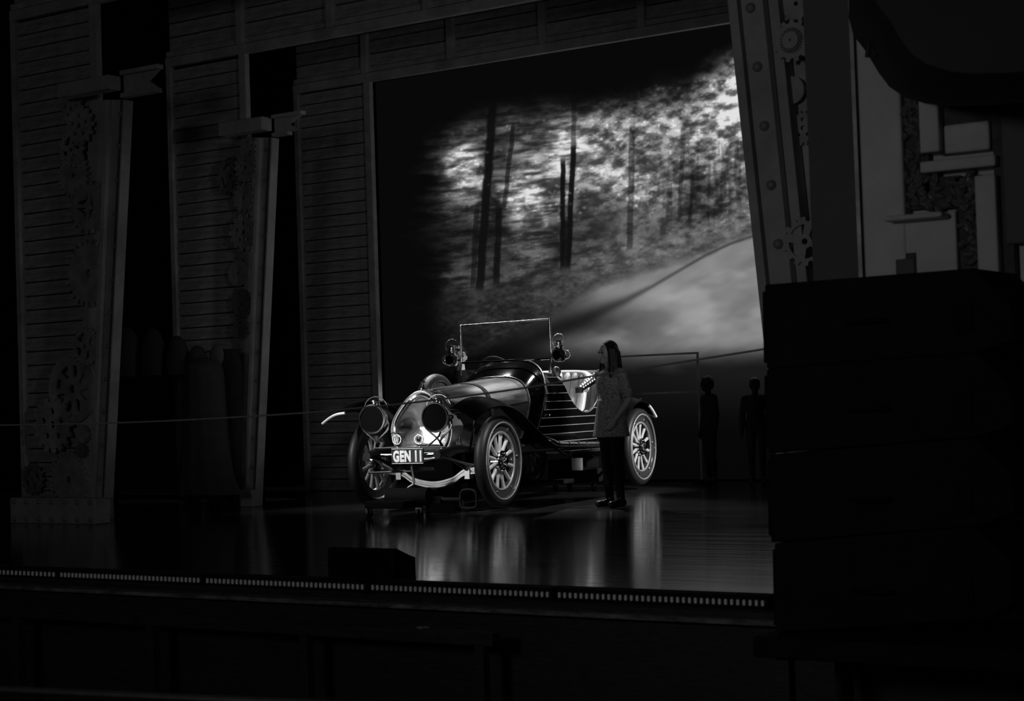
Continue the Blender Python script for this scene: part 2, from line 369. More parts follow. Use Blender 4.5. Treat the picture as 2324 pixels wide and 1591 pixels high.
ca = me.color_attributes.new('picture', 'FLOAT_COLOR', 'POINT'); rgba = np.ones((NX*NZ, 4), np.float32); rgba[:, :3] = lin[:, None]; ca.data.foreach_set('color', rgba.ravel())
sm = bpy.data.materials.new('projected_forest'); sm.use_nodes = True; nt = sm.node_tree; nt.nodes.remove(nt.nodes['Principled BSDF'])
an = nt.nodes.new('ShaderNodeAttribute'); an.attribute_name = 'picture'; em = nt.nodes.new('ShaderNodeEmission'); nt.links.new(an.outputs['Color'], em.inputs[0]); nt.links.new(em.outputs[0], nt.nodes['Material Output'].inputs[0])
me.materials.append(sm)
scr = thing('projection_screen', 'wide stage screen showing a misty forest road in black and white', 'screen', ((SX0+SX1)/2, SY+.05, 0))
def rel(o, root): o.parent = root; o.matrix_parent_inverse = Matrix.Translation(-Vector(root.location)) if root.rotation_euler.z == 0 else (Matrix.Translation(root.location) @ root.rotation_euler.to_matrix().to_4x4()).inverted(); return o
rel(obj('picture', me), scr)
rel(box_obj('screen_back', SX0-.05, SX1+.05, SY+.02, SY+.08, 0, SZ1+.05, M['black']), scr)

# ------------------------------------------------------------------ boarded portals
def plank_mesh(L, h, t=.03):
    b = MB(); c = .006
    prof = [(0, c), (c, 0), (t, 0), (t, h), (c, h), (0, h-c)]
    V = [(0, p[0], p[1]) for p in prof]+[(L, p[0], p[1]) for p in prof]; n = 6
    return b.add(V, [tuple(range(n))[::-1], tuple(range(n, 2*n))]+[(i, (i+1) % n, (i+1) % n+n, i+n) for i in range(n)]).mesh('plank', M['plank'])
def portal(Y, xl, xr, zt, hx1, label, header=True, pitch=.15):
    t = thing('stage_portal', label, 'stage flat', (xl, Y, 0))
    L = xr-xl
    box_obj('backing', 0, L, .04, .10, 0, zt+(1.1 if header else 0), M['black'], t)
    pm = plank_mesh(L-.16, pitch-.012)
    n = int(zt/pitch)
    for i in range(n):
        obj('plank', pm, t, (.06, rnd.uniform(0, .008), i*pitch+.01), (0, rnd.uniform(-.0015, .0015), 0))
    box_obj('trim_board', 0, .075, -.035, .04, 0, zt, M['scenery'], t, .006)
    box_obj('trim_board', L-.105, L, -.035, .10, 0, zt, M['scenery'], t, .006)
    if header:
        W = hx1-xl; sp = 1.37; first = (xr-.07)-xl; bat = [first+k*sp for k in range(int((W-first)/sp)+1)]; H = 1.1
        box_obj('header_backing', L, W, .04, .10, zt, zt+H, M['black'], t)
        box_obj('header_trim', 0, W, -.04, .06, zt, zt+.115, M['scenery'], t, .006)
        box_obj('header_trim', 0, W, -.02, .05, zt+.125, zt+.19, M['scenery'], t, .004)
        cuts = [0]+bat+[W]
        for a, b in zip(cuts[:-1], cuts[1:]):
            hm = plank_mesh(b-a-.08, .158)
            for k in range(5):
                obj('header_plank', hm, t, (a+.04, rnd.uniform(0, .01), zt+.20+k*.172))
        for x in bat: box_obj('batten', x-.05, x+.05, -.05, .05, zt+.115, zt+H, M['scenery'], t, .005)
    return t
portal(12.9, float(at(46, 800, 12.9)[0]), float(at(224, 100, 12.9)[0]), 5.42, -4.0, 'dark boarded stage flat at the far left, behind the tall gear column', True)
portal(15.4, float(at(398, 800, 15.4)[0]), float(at(562, 200, 15.4)[0]), 5.28, -4.5, 'dark boarded stage portal behind the second, shorter gear column')
portal(17.8, float(at(686, 800, 17.8)[0]), float(at(845, 300, 17.8)[0]), 5.27, -5.5, 'boarded stage portal framing the left and top of the forest screen')

# ------------------------------------------------------------------ gear columns
def circ(cx, cz, r, n=16, ph=0): return [(cx+r*cos(ph+2*pi*k/n), cz+r*sin(ph+2*pi*k/n)) for k in range(n)]
def gear(parent, c, R, teeth, kind, y0, y1, mt='gear', ph=0.0, name='gear', tooth=.16):
    out = []
    for k in range(teeth):
        a = 2*pi*k/teeth+ph; s = 2*pi/teeth; Ri = R*(1-tooth)
        for f, r in ((-.30, Ri), (-.20, R), (.20, R), (.30, Ri), (.5, Ri*.985)): out.append((c[0]+r*cos(a+f*s), c[1]+r*sin(a+f*s)))
    if not teeth: out = circ(c[0], c[1], R, 36)
    loops = [out]
    if kind == 'spoke4' or kind == 'spoke8':
        n = 4 if kind == 'spoke4' else 8
        for k in range(n):
            a0 = 2*pi*k/n+.5; h = pi/n*.68; L = []
            r1, r2 = R*(.30 if n == 4 else .34), R*.70
            for j in range(7): a = a0-h+2*h*j/6; L.append((c[0]+r2*cos(a), c[1]+r2*sin(a)))
            for j in range(5): a = a0+h*.55-1.1*h*j/4; L.append((c[0]+r1*cos(a), c[1]+r1*sin(a)))
            loops.append(L)
        loops.append(circ(c[0], c[1], R*.13, 12))
    elif kind == 'holes':
        for k in range(5): a = 2*pi*k/5+.3; loops.append(circ(c[0]+R*.48*cos(a), c[1]+R*.48*sin(a), R*.12, 10))
        loops.append(circ(c[0], c[1], R*.14, 12))
    elif kind == 'star':
        for k in range(4):
            a = pi/2*k+.6; L = [(c[0]+R*.16*cos(a+d)+R*.0, c[1]+R*.16*sin(a+d)) for d in (-.5, .5)]
            L += [(c[0]+R*.62*cos(a+.62), c[1]+R*.62*sin(a+.62)), (c[0]+R*.34*cos(a), c[1]+R*.34*sin(a)), (c[0]+R*.62*cos(a-.62), c[1]+R*.62*sin(a-.62))]
            loops.append(L)
    elif kind == 'hub': loops.append(circ(c[0], c[1], R*.12, 12))
    g = rel(MB().prism(loops, y0, y1).build(name, M[mt]), parent)
    if kind == 'milled':
        for k in range(26):
            a = 2*pi*k/26; u = (c[0]+R*.55*cos(a), c[1]+R*.55*sin(a))
        b = MB(); pts = []
        for k in range(26):
            a = 2*pi*k/26; s = 2*pi/26
            for f, r in ((-.25, .50), (-.15, .60), (.15, .60), (.25, .50)): pts.append((c[0]+R*r*cos(a+f*s), c[1]+R*r*sin(a+f*s)))
        rel(b.prism([pts], y0-.012, y0).build('milled_ring', M['geardark']), parent)
        rel(MB().prism([circ(c[0], c[1], R*.40, 24), circ(c[0], c[1], R*.07, 10)], y0-.024, y0-.012).build('hub_plate', M[mt]), parent)
    return g
rivet_me = MB().lathe([(.0005, -.022), (.012, -.020), (.021, -.012), (.024, 0)], 12, 'y').mesh('rivet', M['rivet'], True)
def scale_at(x, y, Y): p = at(x, y, Y)-CAM; return FPX/(p @ fw)
def column(label, Y, edges, pyt, pyb, rivets, rs=1.0, group=None):
    foot = at((edges[0][1]+edges[-1][1])/2, pyb, Y)
    t = thing('gear_column', label, 'column', (foot[0], Y, 0))
    def pc(name, i, yf, mt='column', back=.03):
        q = [at(edges[i][0], pyt, Y+yf), at(edges[i+1][0], pyt, Y+yf), at(edges[i+1][1], pyb, Y+yf), at(edges[i][1], pyb, Y+yf)]
        return rel(MB().prism([[(p[0], p[2]) for p in q]], Y+yf, Y+back).build(name, M[mt], bevel=.006), t)
    pc('flange', 0, -.05); pc('web', 1, 0); pc('flange', 2, -.09)
    for f0, f1 in ((0, .13), (.84, 1)):  # dark strips paint the shade beside the flanges onto the web
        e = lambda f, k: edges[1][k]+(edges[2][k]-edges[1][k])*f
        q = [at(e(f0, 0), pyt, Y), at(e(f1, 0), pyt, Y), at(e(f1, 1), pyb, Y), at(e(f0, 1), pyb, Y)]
        rel(MB().prism([[(p[0], p[2]) for p in q]], Y-.004, Y+.001).build('shade_strip', M['shade_line']), t)
    for x, y in rivets:
        p = at(x, y, Y); r = obj('rivet', rivet_me, None, (p[0], Y, p[2]), (0, 0, 0), (rs, rs, rs)); rel(r, t)
    return t
R1 = [(273,258),(270,332),(266,409),(260,485),(258,560),(254,636),(250,710),(245,786),(241,861),(236,935),(232,1010),(226,1086)]
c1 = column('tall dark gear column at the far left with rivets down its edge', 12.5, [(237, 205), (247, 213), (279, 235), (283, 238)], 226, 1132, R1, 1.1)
Y1 = 12.5
def rect(parent, name, x0, y0, x1, y1, Y, yf, yb, mt, bevel=.008):
    a = at(x0, y1, Y); b = at(x1, y0, Y); return rel(box_obj(name, a[0], b[0], Y+yf, Y+yb, a[2], b[2], M[mt], None, bevel), parent)
rect(c1, 'capital', 150, 172, 268, 226, Y1, -.13, .04, 'column', .015)
# I-beam bracket with a notched end
def bracket(parent, Y, x0, x1, y0, y1, notch, tip):
    zc = [at(x0, y, Y)[2] for y in (y0, y1)]; z1, z0 = zc; X0 = at(x0, y0, Y)[0]; X1 = at(x1, y0, Y)[0]; h = z1-z0; nx = (X1-X0)*notch
    rel(MB().prism([[(X0, z0+h*.16), (X1-nx*.2, z0+h*.16), (X1-nx, z0+h*.5), (X1-nx*.2, z1-h*.16), (X0, z1-h*.16)]], Y-.0, Y+.03).build('bracket_web', M['column']), parent)
    rel(MB().prism([[(X0, z1-h*.17), (X1, z1-h*.17), (X1+.01, z1), (X0, z1)]], Y-.06, Y+.03).build('bracket_flange', M['column'], bevel=.008), parent)
    rel(MB().prism([[(X0, z0), (X1-tip, z0), (X1-tip, z0+h*.17), (X0, z0+h*.17)]], Y-.06, Y+.03).build('bracket_flange', M['column'], bevel=.008), parent)
bracket(c1, Y1, 280, 366, 162, 224, .34, .02)
fz = at(130, 1186, 12.42)[2]
a0, b0 = at(22, 1130, 12.34), at(216, 1130, 12.34)
rel(box_obj('base_block', a0[0], b0[0], 12.34, 12.54, 0, a0[2]-.0, M['column'], None, .012), c1)
for k in range(7):
    for z in (.045, a0[2]-.04):
        rel(obj('rivet', rivet_me, None, (a0[0]+.07+k*(b0[0]-a0[0]-.14)/6, 12.34, z), (0,0,0), (1.2,1.2,1.2)), c1)
def pgear(parent, x, y, rp, teeth, kind, Y, layer, mt='gear', ph=0.0):
    yf = Y-.03*layer; p = at(x, y, yf); R = rp/scale_at(x, y, yf)
    return gear(parent, (p[0], p[2]), R, teeth, kind, yf, yf+.028, mt, ph)
G1 = 12.84
rel(MB().prism([[(lambda p: (p[0], p[2]))(at(x, y, G1)) for x, y in ((205, 228), (240, 228), (208, 1128), (176, 1128))]], G1-.01, G1+.012).build('side_panel', M['scenery']), c1)
for a in [(163, 883, 78, 0, 'spoke8', 2), (191, 786, 44, 22, 'spoke4', 4), (118, 964, 64, 16, 'holes', 3), (155, 1088, 64, 28, 'hub', 1), (72, 1088, 36, 14, 'spoke4', 2, 'geardark'), (184, 985, 22, 12, 'hub', 4), (182, 1022, 17, 10, 'hub', 4, 'geardark'),
          (199, 470, 62, 18, 'star', 3), (200, 620, 78, 26, 'hub', 2), (165, 398, 52, 22, 'hub', 2), (178, 285, 46, 14, 'holes', 4), (160, 340, 42, 14, 'spoke4', 3), (160, 245, 36, 16, 'holes', 3)]:
    pgear(c1, a[0], a[1], a[2], a[3], a[4], G1, a[5], *(a[6:]))
R2 = [(603,340),(602,409),(601,473),(600,536),(595,606),(592,668),(590,731),(586,799),(583,864),(580,930),(576,995),(573,1060)]
Y2 = 15.0
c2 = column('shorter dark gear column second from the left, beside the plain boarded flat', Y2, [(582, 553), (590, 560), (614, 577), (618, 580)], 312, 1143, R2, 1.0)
rect(c2, 'capital', 512, 266, 612, 312, Y2, -.13, .04, 'column', .015)
bracket(c2, Y2, 622, 690, 262, 312, .52, .20)
a0, b0 = at(490, 1112, 14.86), at(572, 1112, 14.86)
rel(box_obj('base_block', a0[0], b0[0], 14.86, 15.04, 0, a0[2], M['column'], None, .012), c2)
G2 = 15.34
rel(MB().prism([[(lambda p: (p[0], p[2]))(at(x, y, G2)) for x, y in ((570, 312), (586, 312), (556, 1120), (535, 1120))]], G2-.01, G2+.012).build('side_panel', M['scenery']), c2)
for a in [(551, 527, 42, 14, 'holes', 4), (552, 449, 33, 12, 'hub', 3), (556, 380, 34, 14, 'holes', 3), (562, 335, 26, 12, 'holes', 2), (522, 400, 44, 18, 'spoke4', 1, 'geardark'), (548, 690, 34, 16, 'hub', 2, 'geardark'), (545, 745, 26, 12, 'holes', 3, 'geardark'), (540, 620, 30, 0, 'hub', 1)]:
    pgear(c2, a[0], a[1], a[2], a[3], a[4], G2, a[5], *(a[6:]))
# right-hand tower, nearest the audience
YT = 9.5
def tx(x, y): return x+.1063*y
RT = [(1704+.117*(y-18), y) for y in [18+134*k for k in range(-2, 10)]]
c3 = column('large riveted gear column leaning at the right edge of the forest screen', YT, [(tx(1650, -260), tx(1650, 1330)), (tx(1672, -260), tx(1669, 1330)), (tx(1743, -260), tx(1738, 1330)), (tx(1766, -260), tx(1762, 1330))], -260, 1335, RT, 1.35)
GT = 9.54
rel(MB().prism([[(lambda p: (p[0], p[2]))(at(x, y, GT)) for x, y in ((tx(1760, -260), -260), (1860, -260), (1880, 1330), (tx(1757, 1330), 1330))]], GT, GT+.05).build('side_panel', M['scenery']), c3)
for a in [(1797, 92, 49, 13, 'milled', 5, 'column', .1), (1806, 8, 44, 14, 'hub', 2), (1795, 205, 32, 0, 'hub', 2), (1826, 548, 56, 14, 'spoke4', 5, 'column', .25), (1822, 290, 40, 18, 'holes', 1), (1836, 700, 60, 16, 'holes', 2)]:
    pgear(c3, a[0], a[1], a[2], a[3], a[4], GT, a[5], *(a[6:]))

# ------------------------------------------------------------------ proscenium and house wall on the right
p0, p1 = at(1822, 0, 8.95), at(1958, 300, 8.95)
o = box_obj('wall_right', p0[0], p1[0], 8.95, 9.15, -.3, 6.5, M['pier']); o['kind'] = 'structure'; o['label'] = 'plain dark proscenium pier right of the big gear column'
g0, g1 = at(1945, 400, 8.93), at(1954, 400, 8.93)
o = box_obj('trim_1', g0[0], g1[0], 8.90, 8.96, -.3, 6.5, M['gilt']); o['kind'] = 'structure'; o['label'] = 'thin gilt strip up the edge of the proscenium pier'
YW = 8.6
wl = at(1968, 400, YW)[0]
wall = box_obj('wall_house', wl, 1.5, YW+.06, YW+.3, -2.2, 7.0, M['plaster']); wall['kind'] = 'structure'; wall['label'] = 'pale plastered theatre wall beside the stage'
rp = thing('relief_panel', 'pale plaster relief panel with dark leafy bands on the right wall', 'wall relief', (at(2150, 450, YW)[0], YW, 0))
rect(rp, 'pilaster', 1972, 60, 2044, 660, YW, -.05, .055, 'plaster', .015)
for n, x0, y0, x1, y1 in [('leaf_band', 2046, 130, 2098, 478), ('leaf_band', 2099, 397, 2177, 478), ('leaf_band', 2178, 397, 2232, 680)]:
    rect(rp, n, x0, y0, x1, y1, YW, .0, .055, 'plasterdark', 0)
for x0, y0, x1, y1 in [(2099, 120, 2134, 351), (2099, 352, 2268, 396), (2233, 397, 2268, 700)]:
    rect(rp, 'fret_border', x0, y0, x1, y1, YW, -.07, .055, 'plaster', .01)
rect(rp, 'recess', 2134, 200, 2272, 352, YW, .005, .055, 'plasterdark', 0)  # dark plate paints the shadow frame around the raised panel
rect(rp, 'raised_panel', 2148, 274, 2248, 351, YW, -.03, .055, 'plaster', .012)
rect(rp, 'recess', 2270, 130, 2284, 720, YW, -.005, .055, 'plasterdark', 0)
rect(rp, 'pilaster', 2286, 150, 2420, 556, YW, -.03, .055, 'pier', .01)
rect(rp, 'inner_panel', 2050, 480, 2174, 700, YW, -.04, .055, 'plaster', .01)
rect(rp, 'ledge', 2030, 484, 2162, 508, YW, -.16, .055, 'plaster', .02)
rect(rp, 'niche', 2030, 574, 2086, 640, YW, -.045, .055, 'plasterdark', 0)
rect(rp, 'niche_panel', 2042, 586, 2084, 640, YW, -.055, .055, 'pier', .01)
lf = MB(); rows = []
for i in range(7):
    t = i/6; wd = .016*sin(pi*min(t*1.05+.03, 1))+.0005
    rows.append([(-wd, .012-.02*sin(pi*t), t*.07), (-wd*.4, -.004-.02*sin(pi*t), t*.07), (0, -.0-.02*sin(pi*t), t*.07), (wd*.4, -.004-.02*sin(pi*t), t*.07), (wd, .012-.02*sin(pi*t), t*.07)])
leaf_me = lf.grid(rows).mesh('leaf', M['leaf'], True)
for (x0, y0, x1, y1), n in [((2048, 225, 2096, 478), 60), ((2062, 398, 2230, 474), 50), ((2182, 400, 2230, 600), 46)]:
    for k in range(n):
        p = at(rnd.uniform(x0+3, x1-3), rnd.uniform(y0+4, y1-4), YW)
        rel(obj('leaf', leaf_me, None, (p[0], YW-.012, p[2]), (rnd.uniform(-.5, .1), rnd.uniform(-2.6, 2.6), rnd.uniform(-.4, .4)), (1, 1, 1)*1), rp)
# rounded balcony overhang, top right
YB = 7.0
prof = [(1928, -80), (1926, 40), (1938, 82), (1966, 118), (1994, 165), (2018, 197), (2050, 219), (2100, 235), (2150, 241), (2230, 239), (2330, 233), (2480, 226), (2480, -80)]
bal = thing('box_balcony', 'dark rounded theatre box overhanging the top right corner', 'balcony', (at(2200, 100, YB)[0], YB, at(2200, 100, YB)[2]))
def outline(Y, dx, dy): return [tuple(at(x+dx, y-dy, Y)) for x, y in prof]
rows = [outline(8.3, 0, 0), outline(8.0, 0, 0), outline(7.8, 4, 4), outline(7.55, 14, 16), outline(7.35, 30, 40), outline(7.22, 52, 74)]
b = MB().grid(rows); n0 = len(rows[0]); b.f.append(tuple((len(rows)-1)*n0+k for k in range(n0)))
rel(b.build('balcony_front', M['overhang'], None, True, 50), bal)
YB = 7.6
for x0, x1 in ((1990, 1968), (2012, 1984), (2032, 2000)):
    q = [at(x0, -80, YB), at(x1+8, 60, YB), at(x1, 130, YB)]
    rel(MB().tube([(p[0], YB, p[2]) for p in q], .012, 8).build('moulding', M['overhang'], None, True), bal)

# ------------------------------------------------------------------ loudspeaker stack
def cabinet(k, label):
    Yc = 7.7; xl, yt, yb = [(1734, 646, 838), (1738, 838, 1030), (1744, 1032, 1232), (1756, 1233, 1436)][k]
    sl = -.078
    pts = [(xl, yt), (2214, yt+sl*480), (2296, yt+sl*480+78), (2304, yb+sl*560-26), (2214, yb+sl*480), (xl+4, yb)]
    if k == 3: pts[-2:] = [(2240, yb-30), (xl+4, yb)]
    q = [at(x, y, Yc) for x, y in pts]; zmin = min(p[2] for p in q)
    t = thing('loudspeaker', label, 'loudspeaker', ((q[0][0]+q[1][0])/2, Yc+.3, zmin), 0, 'stacked loudspeaker cabinets')
    rel(MB().prism([[(p[0], p[2]) for p in q]], Yc, Yc+.55).build('cabinet', M['blackbox'], None, bevel=.012), t)
    a, d = q[0], q[-1]
    rel(MB().prism([[(a[0]-.025, a[2]-.03), (a[0]+.01, a[2]-.03), (d[0]+.01, d[2]+.03), (d[0]-.025, d[2]+.03)]], Yc+.03, Yc+.52).build('grille', M['grille'], None, bevel=.008), t)
    mx = (q[0][0]+q[1][0])/2; mz = (q[0][2]+d[2])/2
    rel(MB().tube(cat_path([(mx-.09, Yc-.002, mz), (mx-.08, Yc-.03, mz), (mx+.08, Yc-.03, mz), (mx+.09, Yc-.002, mz)], 4), .012, 8).build('handle', M['grille'], None, True), t)
    rel(MB().box(q[1][0]-.10, q[1][0]-.02, Yc-.012, Yc+.01, mz-.07, mz+.07).build('rigging_plate', M['grille'], None, bevel=.004), t)
    return t
for k, l in enumerate(['topmost black loudspeaker cabinet of the tall stack at right', 'second black loudspeaker from the top of the right-hand stack', 'third black loudspeaker from the top of the right-hand stack', 'bottom black loudspeaker of the right-hand stack at the stage edge']): cabinet(k, l)
sf = at(1760, 1436, 7.7)
st = thing('speaker_plinth', 'black plinth carrying the loudspeaker stack below stage level', 'plinth', (sf[0]+.6, 8.0, -2.2))
rel(box_obj('deck', sf[0]-.05, sf[0]+1.5, 7.55, 8.45, sf[2]-.10, sf[2]-.002, M['blackbox'], None, .01), st)
for x in (sf[0]+.03, sf[0]+1.35):
    for y in (7.62, 8.30): rel(box_obj('leg', x, x+.07, y, y+.07, -2.2, sf[2]-.10, M['wood']), st)

# ------------------------------------------------------------------ stage edge: LED battens, ledge, pit rail
xs = [atz(p, 1287+.0377*p, 0)[0] for p in (-210, 123, 454, 829, 1252, 1744)]
lens_me = MB().prism([[(-.005, -.018), (.005, -.018), (.008, -.012), (.008, .006), (.004, .014), (-.004, .014), (-.008, .006), (-.008, -.012)]], -.010, .002).mesh('lens', M['lens'])
where = ['cut off by the left edge of the picture', 'in front of the far left gear column', 'left of the black floor wedge', 'passing in front of the black floor wedge', 'ending at the loudspeaker stack']
for i in range(5):
    x0, x1 = xs[i]+.012, xs[i+1]-.012
    t = thing('footlight_batten', 'footlight batten '+where[i], 'stage light', ((x0+x1)/2, 8.78, -.075), 0, 'footlight battens along the stage edge')
    rel(box_obj('housing', x0, x1, 8.74, 8.838, -.075, -.004, M['blackbox'], None, .006), t)
    n = 36
    for k in range(n): rel(obj('lens', lens_me, None, (x0+.03+(x1-x0-.06)*k/(n-1), 8.74, -.040)), t)
def strip(name, pts, Y, h, dep, mt, label, kind='structure', zb=None):
    q = [at(x, y, Y) for x, y in pts]; z = np.mean([p[2] for p in q]); xa, xb = q[0][0], q[-1][0]
    o = box_obj(name, xa, xb, Y, Y+dep, z-h if zb is None else zb, z, M[mt], None, .004)
    if kind: o['kind'] = kind
    o['label'] = label; return o
strip('trim_2', [(-300, 1322), (1000, 1371), (1770, 1408)], 8.45, .025, .16, 'edge', 'scuffed paint edge of the ledge below the footlights')
strip('trim_3', [(-300, 1335), (1000, 1384), (1770, 1421)], 8.46, .9, .13, 'wood', 'dark front face of the ledge below the footlights')
rl = thing('pit_rail', 'dark wooden rail in the orchestra pit below the footlights', 'rail', (at(500, 1402, 8.1)[0], 8.1, -2.2))
q0, q1 = at(-300, 1371, 8.1), at(1116, 1441, 8.1); zr = at(600, 1409, 8.1)[2]
rel(box_obj('top_rail', q0[0], q1[0], 8.1, 8.18, zr-.075, zr, M['wood'], None, .006), rl)
for k in range(5):
    x = q0[0]+.3+k*(q1[0]-q0[0]-.4)/4; rel(box_obj('post', x-.03, x+.03, 8.11, 8.17, -2.2, zr-.075, M['wood']), rl)
q = at(952, 1427, 8.1)
cl = thing('rail_clamp', 'small shiny metal clamp on the pit rail', 'clamp', (q[0], 8.13, zr))
rel(MB().tube([(q[0]-.030, 8.11, zr+.008), (q[0]+.030, 8.15, zr+.008)], .011, 10).build('clamp_bar', M['brass'], None, True), cl)
rel(box_obj('jaw', q[0]-.012, q[0]+.012, 8.10, 8.16, zr-.0, zr+.006, M['steel'], None, .002), cl)
q = [at(x, y, 5.2) for x, y in ((-300, 1552), (0, 1566), (420, 1585), (900, 1606))]
br = MB().tube([tuple(p) for p in q], .018, 10).build('barrier_bar', M['steel'], None, True); tag(br, 'blurred metal barrier bar in the bottom left corner', 'rail')
pf = box_obj('floor_pit', -26, 4, 0, 8.84, -2.3, -2.2, M['black']); pf['kind'] = 'structure'; pf['label'] = 'black orchestra pit floor'
# rope across the foreground
YR = 9.25
rope = MB().tube(cat_path([tuple(at(x, y, YR)) for x, y in ((-260, 967), (0, 965), (300, 958.5), (600, 943), (770, 930), (960, 911), (1180, 882), (1355, 852), (1540, 823), (1730, 793), (1800, 781))], 6), .0062, 8).build('rope', M['rope'], None, True)
tag(rope, 'thin grey rope strung across the stage in front of the car', 'rope')
# wedge monitor on the stage edge
wz = thing('floor_wedge', 'black wedge-shaped monitor box lying on the stage edge', 'loudspeaker', (-7.25, 9.05, 0))
a, b = at(744, 1305, 8.93), at(893, 1310, 8.93); zt = at(820, 1244, 8.93)[2]; zb_ = at(950, 1264, 9.17)[2]
rel(MB().prism([[(8.93, 0), (9.17, 0), (9.17, zb_), (9.13, zb_+.01), (8.97, zt), (8.93, zt-.01)]], a[0], b[0], 'x').build('cabinet', M['blackbox'], None, bevel=.006), wz)
rel(MB().box(b[0]-.001, b[0]+.010, 8.99, 9.10, .05, .09).build('handle', M['grille']), wz)
rel(MB().box(a[0]+.04, b[0]-.04, 8.922, 8.931, .03, zt-.03).build('grille', M['grille'], None, bevel=.003), wz)

# ------------------------------------------------------------------ vintage open tourer (local axes: x forward, y to the car's left, z up; origin on the floor under the front axle)
car = thing('vintage_car', 'open vintage touring car with polished bonnet, spoked wheels and plate GEN 11', 'car', (-10.77, 14.496, 0), atan2(-.991, .131))
AX, RW, TR, WB = .505, .46, .73, -3.68
def cp(mb, name, mt, smooth=True, ang=40, parent=None, bevel=0): return mb.build(name, M[mt], parent or car, smooth, ang, bevel)
# wheels ------------------------------------------------------------
tyre_me = MB().lathe([(.362, -.040), (.375, -.055), (.40, -.062), (.43, -.056), (.452, -.036), (.46, 0), (.452, .036), (.43, .056), (.40, .062), (.375, .055), (.362, .040)], 48, 'y', closed=True).mesh('wheel', M['tyre'], True, 60)
rim_me = MB().lathe([(.392, -.050), (.386, -.062), (.372, -.060), (.366, -.040), (.335, -.036), (.300, -.032), (.284, -.030), (.280, 0), (.284, .030), (.300, .032), (.335, .036), (.366, .040), (.372, .060), (.386, .062), (.392, .050), (.37, 0)], 48, 'y', closed=True).mesh('rim', M['rimpaint'], True, 50)
ringm = MB().ring((0, .058, 0), .385, .0095, 'y', 48, 8).mesh('rim_ring', M['shell'], True)
ringi = MB().ring((0, .030, 0), .288, .011, 'y', 48, 8).mesh('felloe_ring', M['shell'], True)
spoke_me = MB().tube([(0, 0, .07), (0, 0, .12), (0, 0, .20), (0, 0, .29)], [.024, .019, .018, .022], 10).mesh('spoke', M['cream'], True)
hub_me = MB().lathe([(.001, .098), (.030, .096), (.038, .085), (.040, .062), (.052, .058), (.055, .052), (.098, .050), (.104, .042), (.105, -.04), (.09, -.05), (.04, -.055), (.001, -.056)], 28, 'y').mesh('hub', M['brass'], True, 35)
hubdark_me = MB().lathe([(.088, .0525), (.088, .056), (.056, .057), (.054, .0525)], 28, 'y', closed=True).mesh('hub_plate', M['blackpaint'], True, 35)
bolt_me = MB().ball((0, 0, 0), .009, 8, 6).mesh('bolt', M['brass'], True)
lug_me = MB().ball((0, 0, 0), (.014, .012, .02), 8, 6).mesh('rim_lug', M['brass'], True)
def wheel(name, x, y, z, side, label=None, n=12):
    wl = obj(name, tyre_me, car, (x, y, z), (0, rnd.uniform(0, .5), 0 if side > 0 else pi))
    if label: wl['label'] = label
    obj('rim', rim_me, wl); obj('rim_ring', ringm, wl); obj('felloe_ring', ringi, wl); obj('hub', hub_me, wl); obj('hub_plate', hubdark_me, wl)
    for k in range(n): obj('spoke', spoke_me, wl, (0, 0, 0), (0, 2*pi*k/n, 0))
    for k in range(12): a = 2*pi*k/12; obj('bolt', bolt_me, wl, (.075*cos(a), .058, .075*sin(a)))
    for k in range(6): a = 2*pi*k/6+.2; obj('rim_lug', lug_me, wl, (.338*cos(a), .042, .338*sin(a)), (0, pi/2-a, 0))
    return wl
for x in (0, WB):
    for s in (1, -1): wheel('wheel', x, s*TR, AX, s)
wheel('spare_wheel', -1.62, -.86, .975, -1)
# axles, springs, chassis --------------------------------------------
pts = cat_path([(.0, -.64, .47), (.02, -.52, .42), (.03, -.36, .395), (.03, -.22, .315), (.03, 0, .275), (.03, .22, .315), (.03, .36, .395), (.02, .52, .42), (.0, .64, .47)], 5)
b = MB()
rows = [[(p[0]+.03, p[1], p[2]-.032), (p[0]+.03, p[1], p[2]-.012), (p[0]+.018, p[1], p[2]-.008), (p[0]+.018, p[1], p[2]+.008), (p[0]+.03, p[1], p[2]+.012), (p[0]+.03, p[1], p[2]+.032), (p[0]-.03, p[1], p[2]+.032), (p[0]-.03, p[1], p[2]-.032)] for p in pts]
cp(b.grid(rows, True), 'front_axle', 'steel', True, 30)
cp(MB().tube([(WB, -.66, AX), (WB, -.12, AX), (WB, -.1, AX), (WB, .1, AX), (WB, .12, AX), (WB, .66, AX)], [.04, .04, .13, .13, .04, .04], 14), 'rear_axle', 'tyre')
cp(MB().tube([(.33, -.60, .418), (.33, .18, .432)], .011, 8), 'tie_rod', 'tyre')
b = MB(); b.tube([(.33+.016*cos(k*.9), .0+.16*k/90*1.0, .446+.016*sin(k*.9)) for k in range(91)], .005, 5); cp(b, 'coil_spring', 'brass')
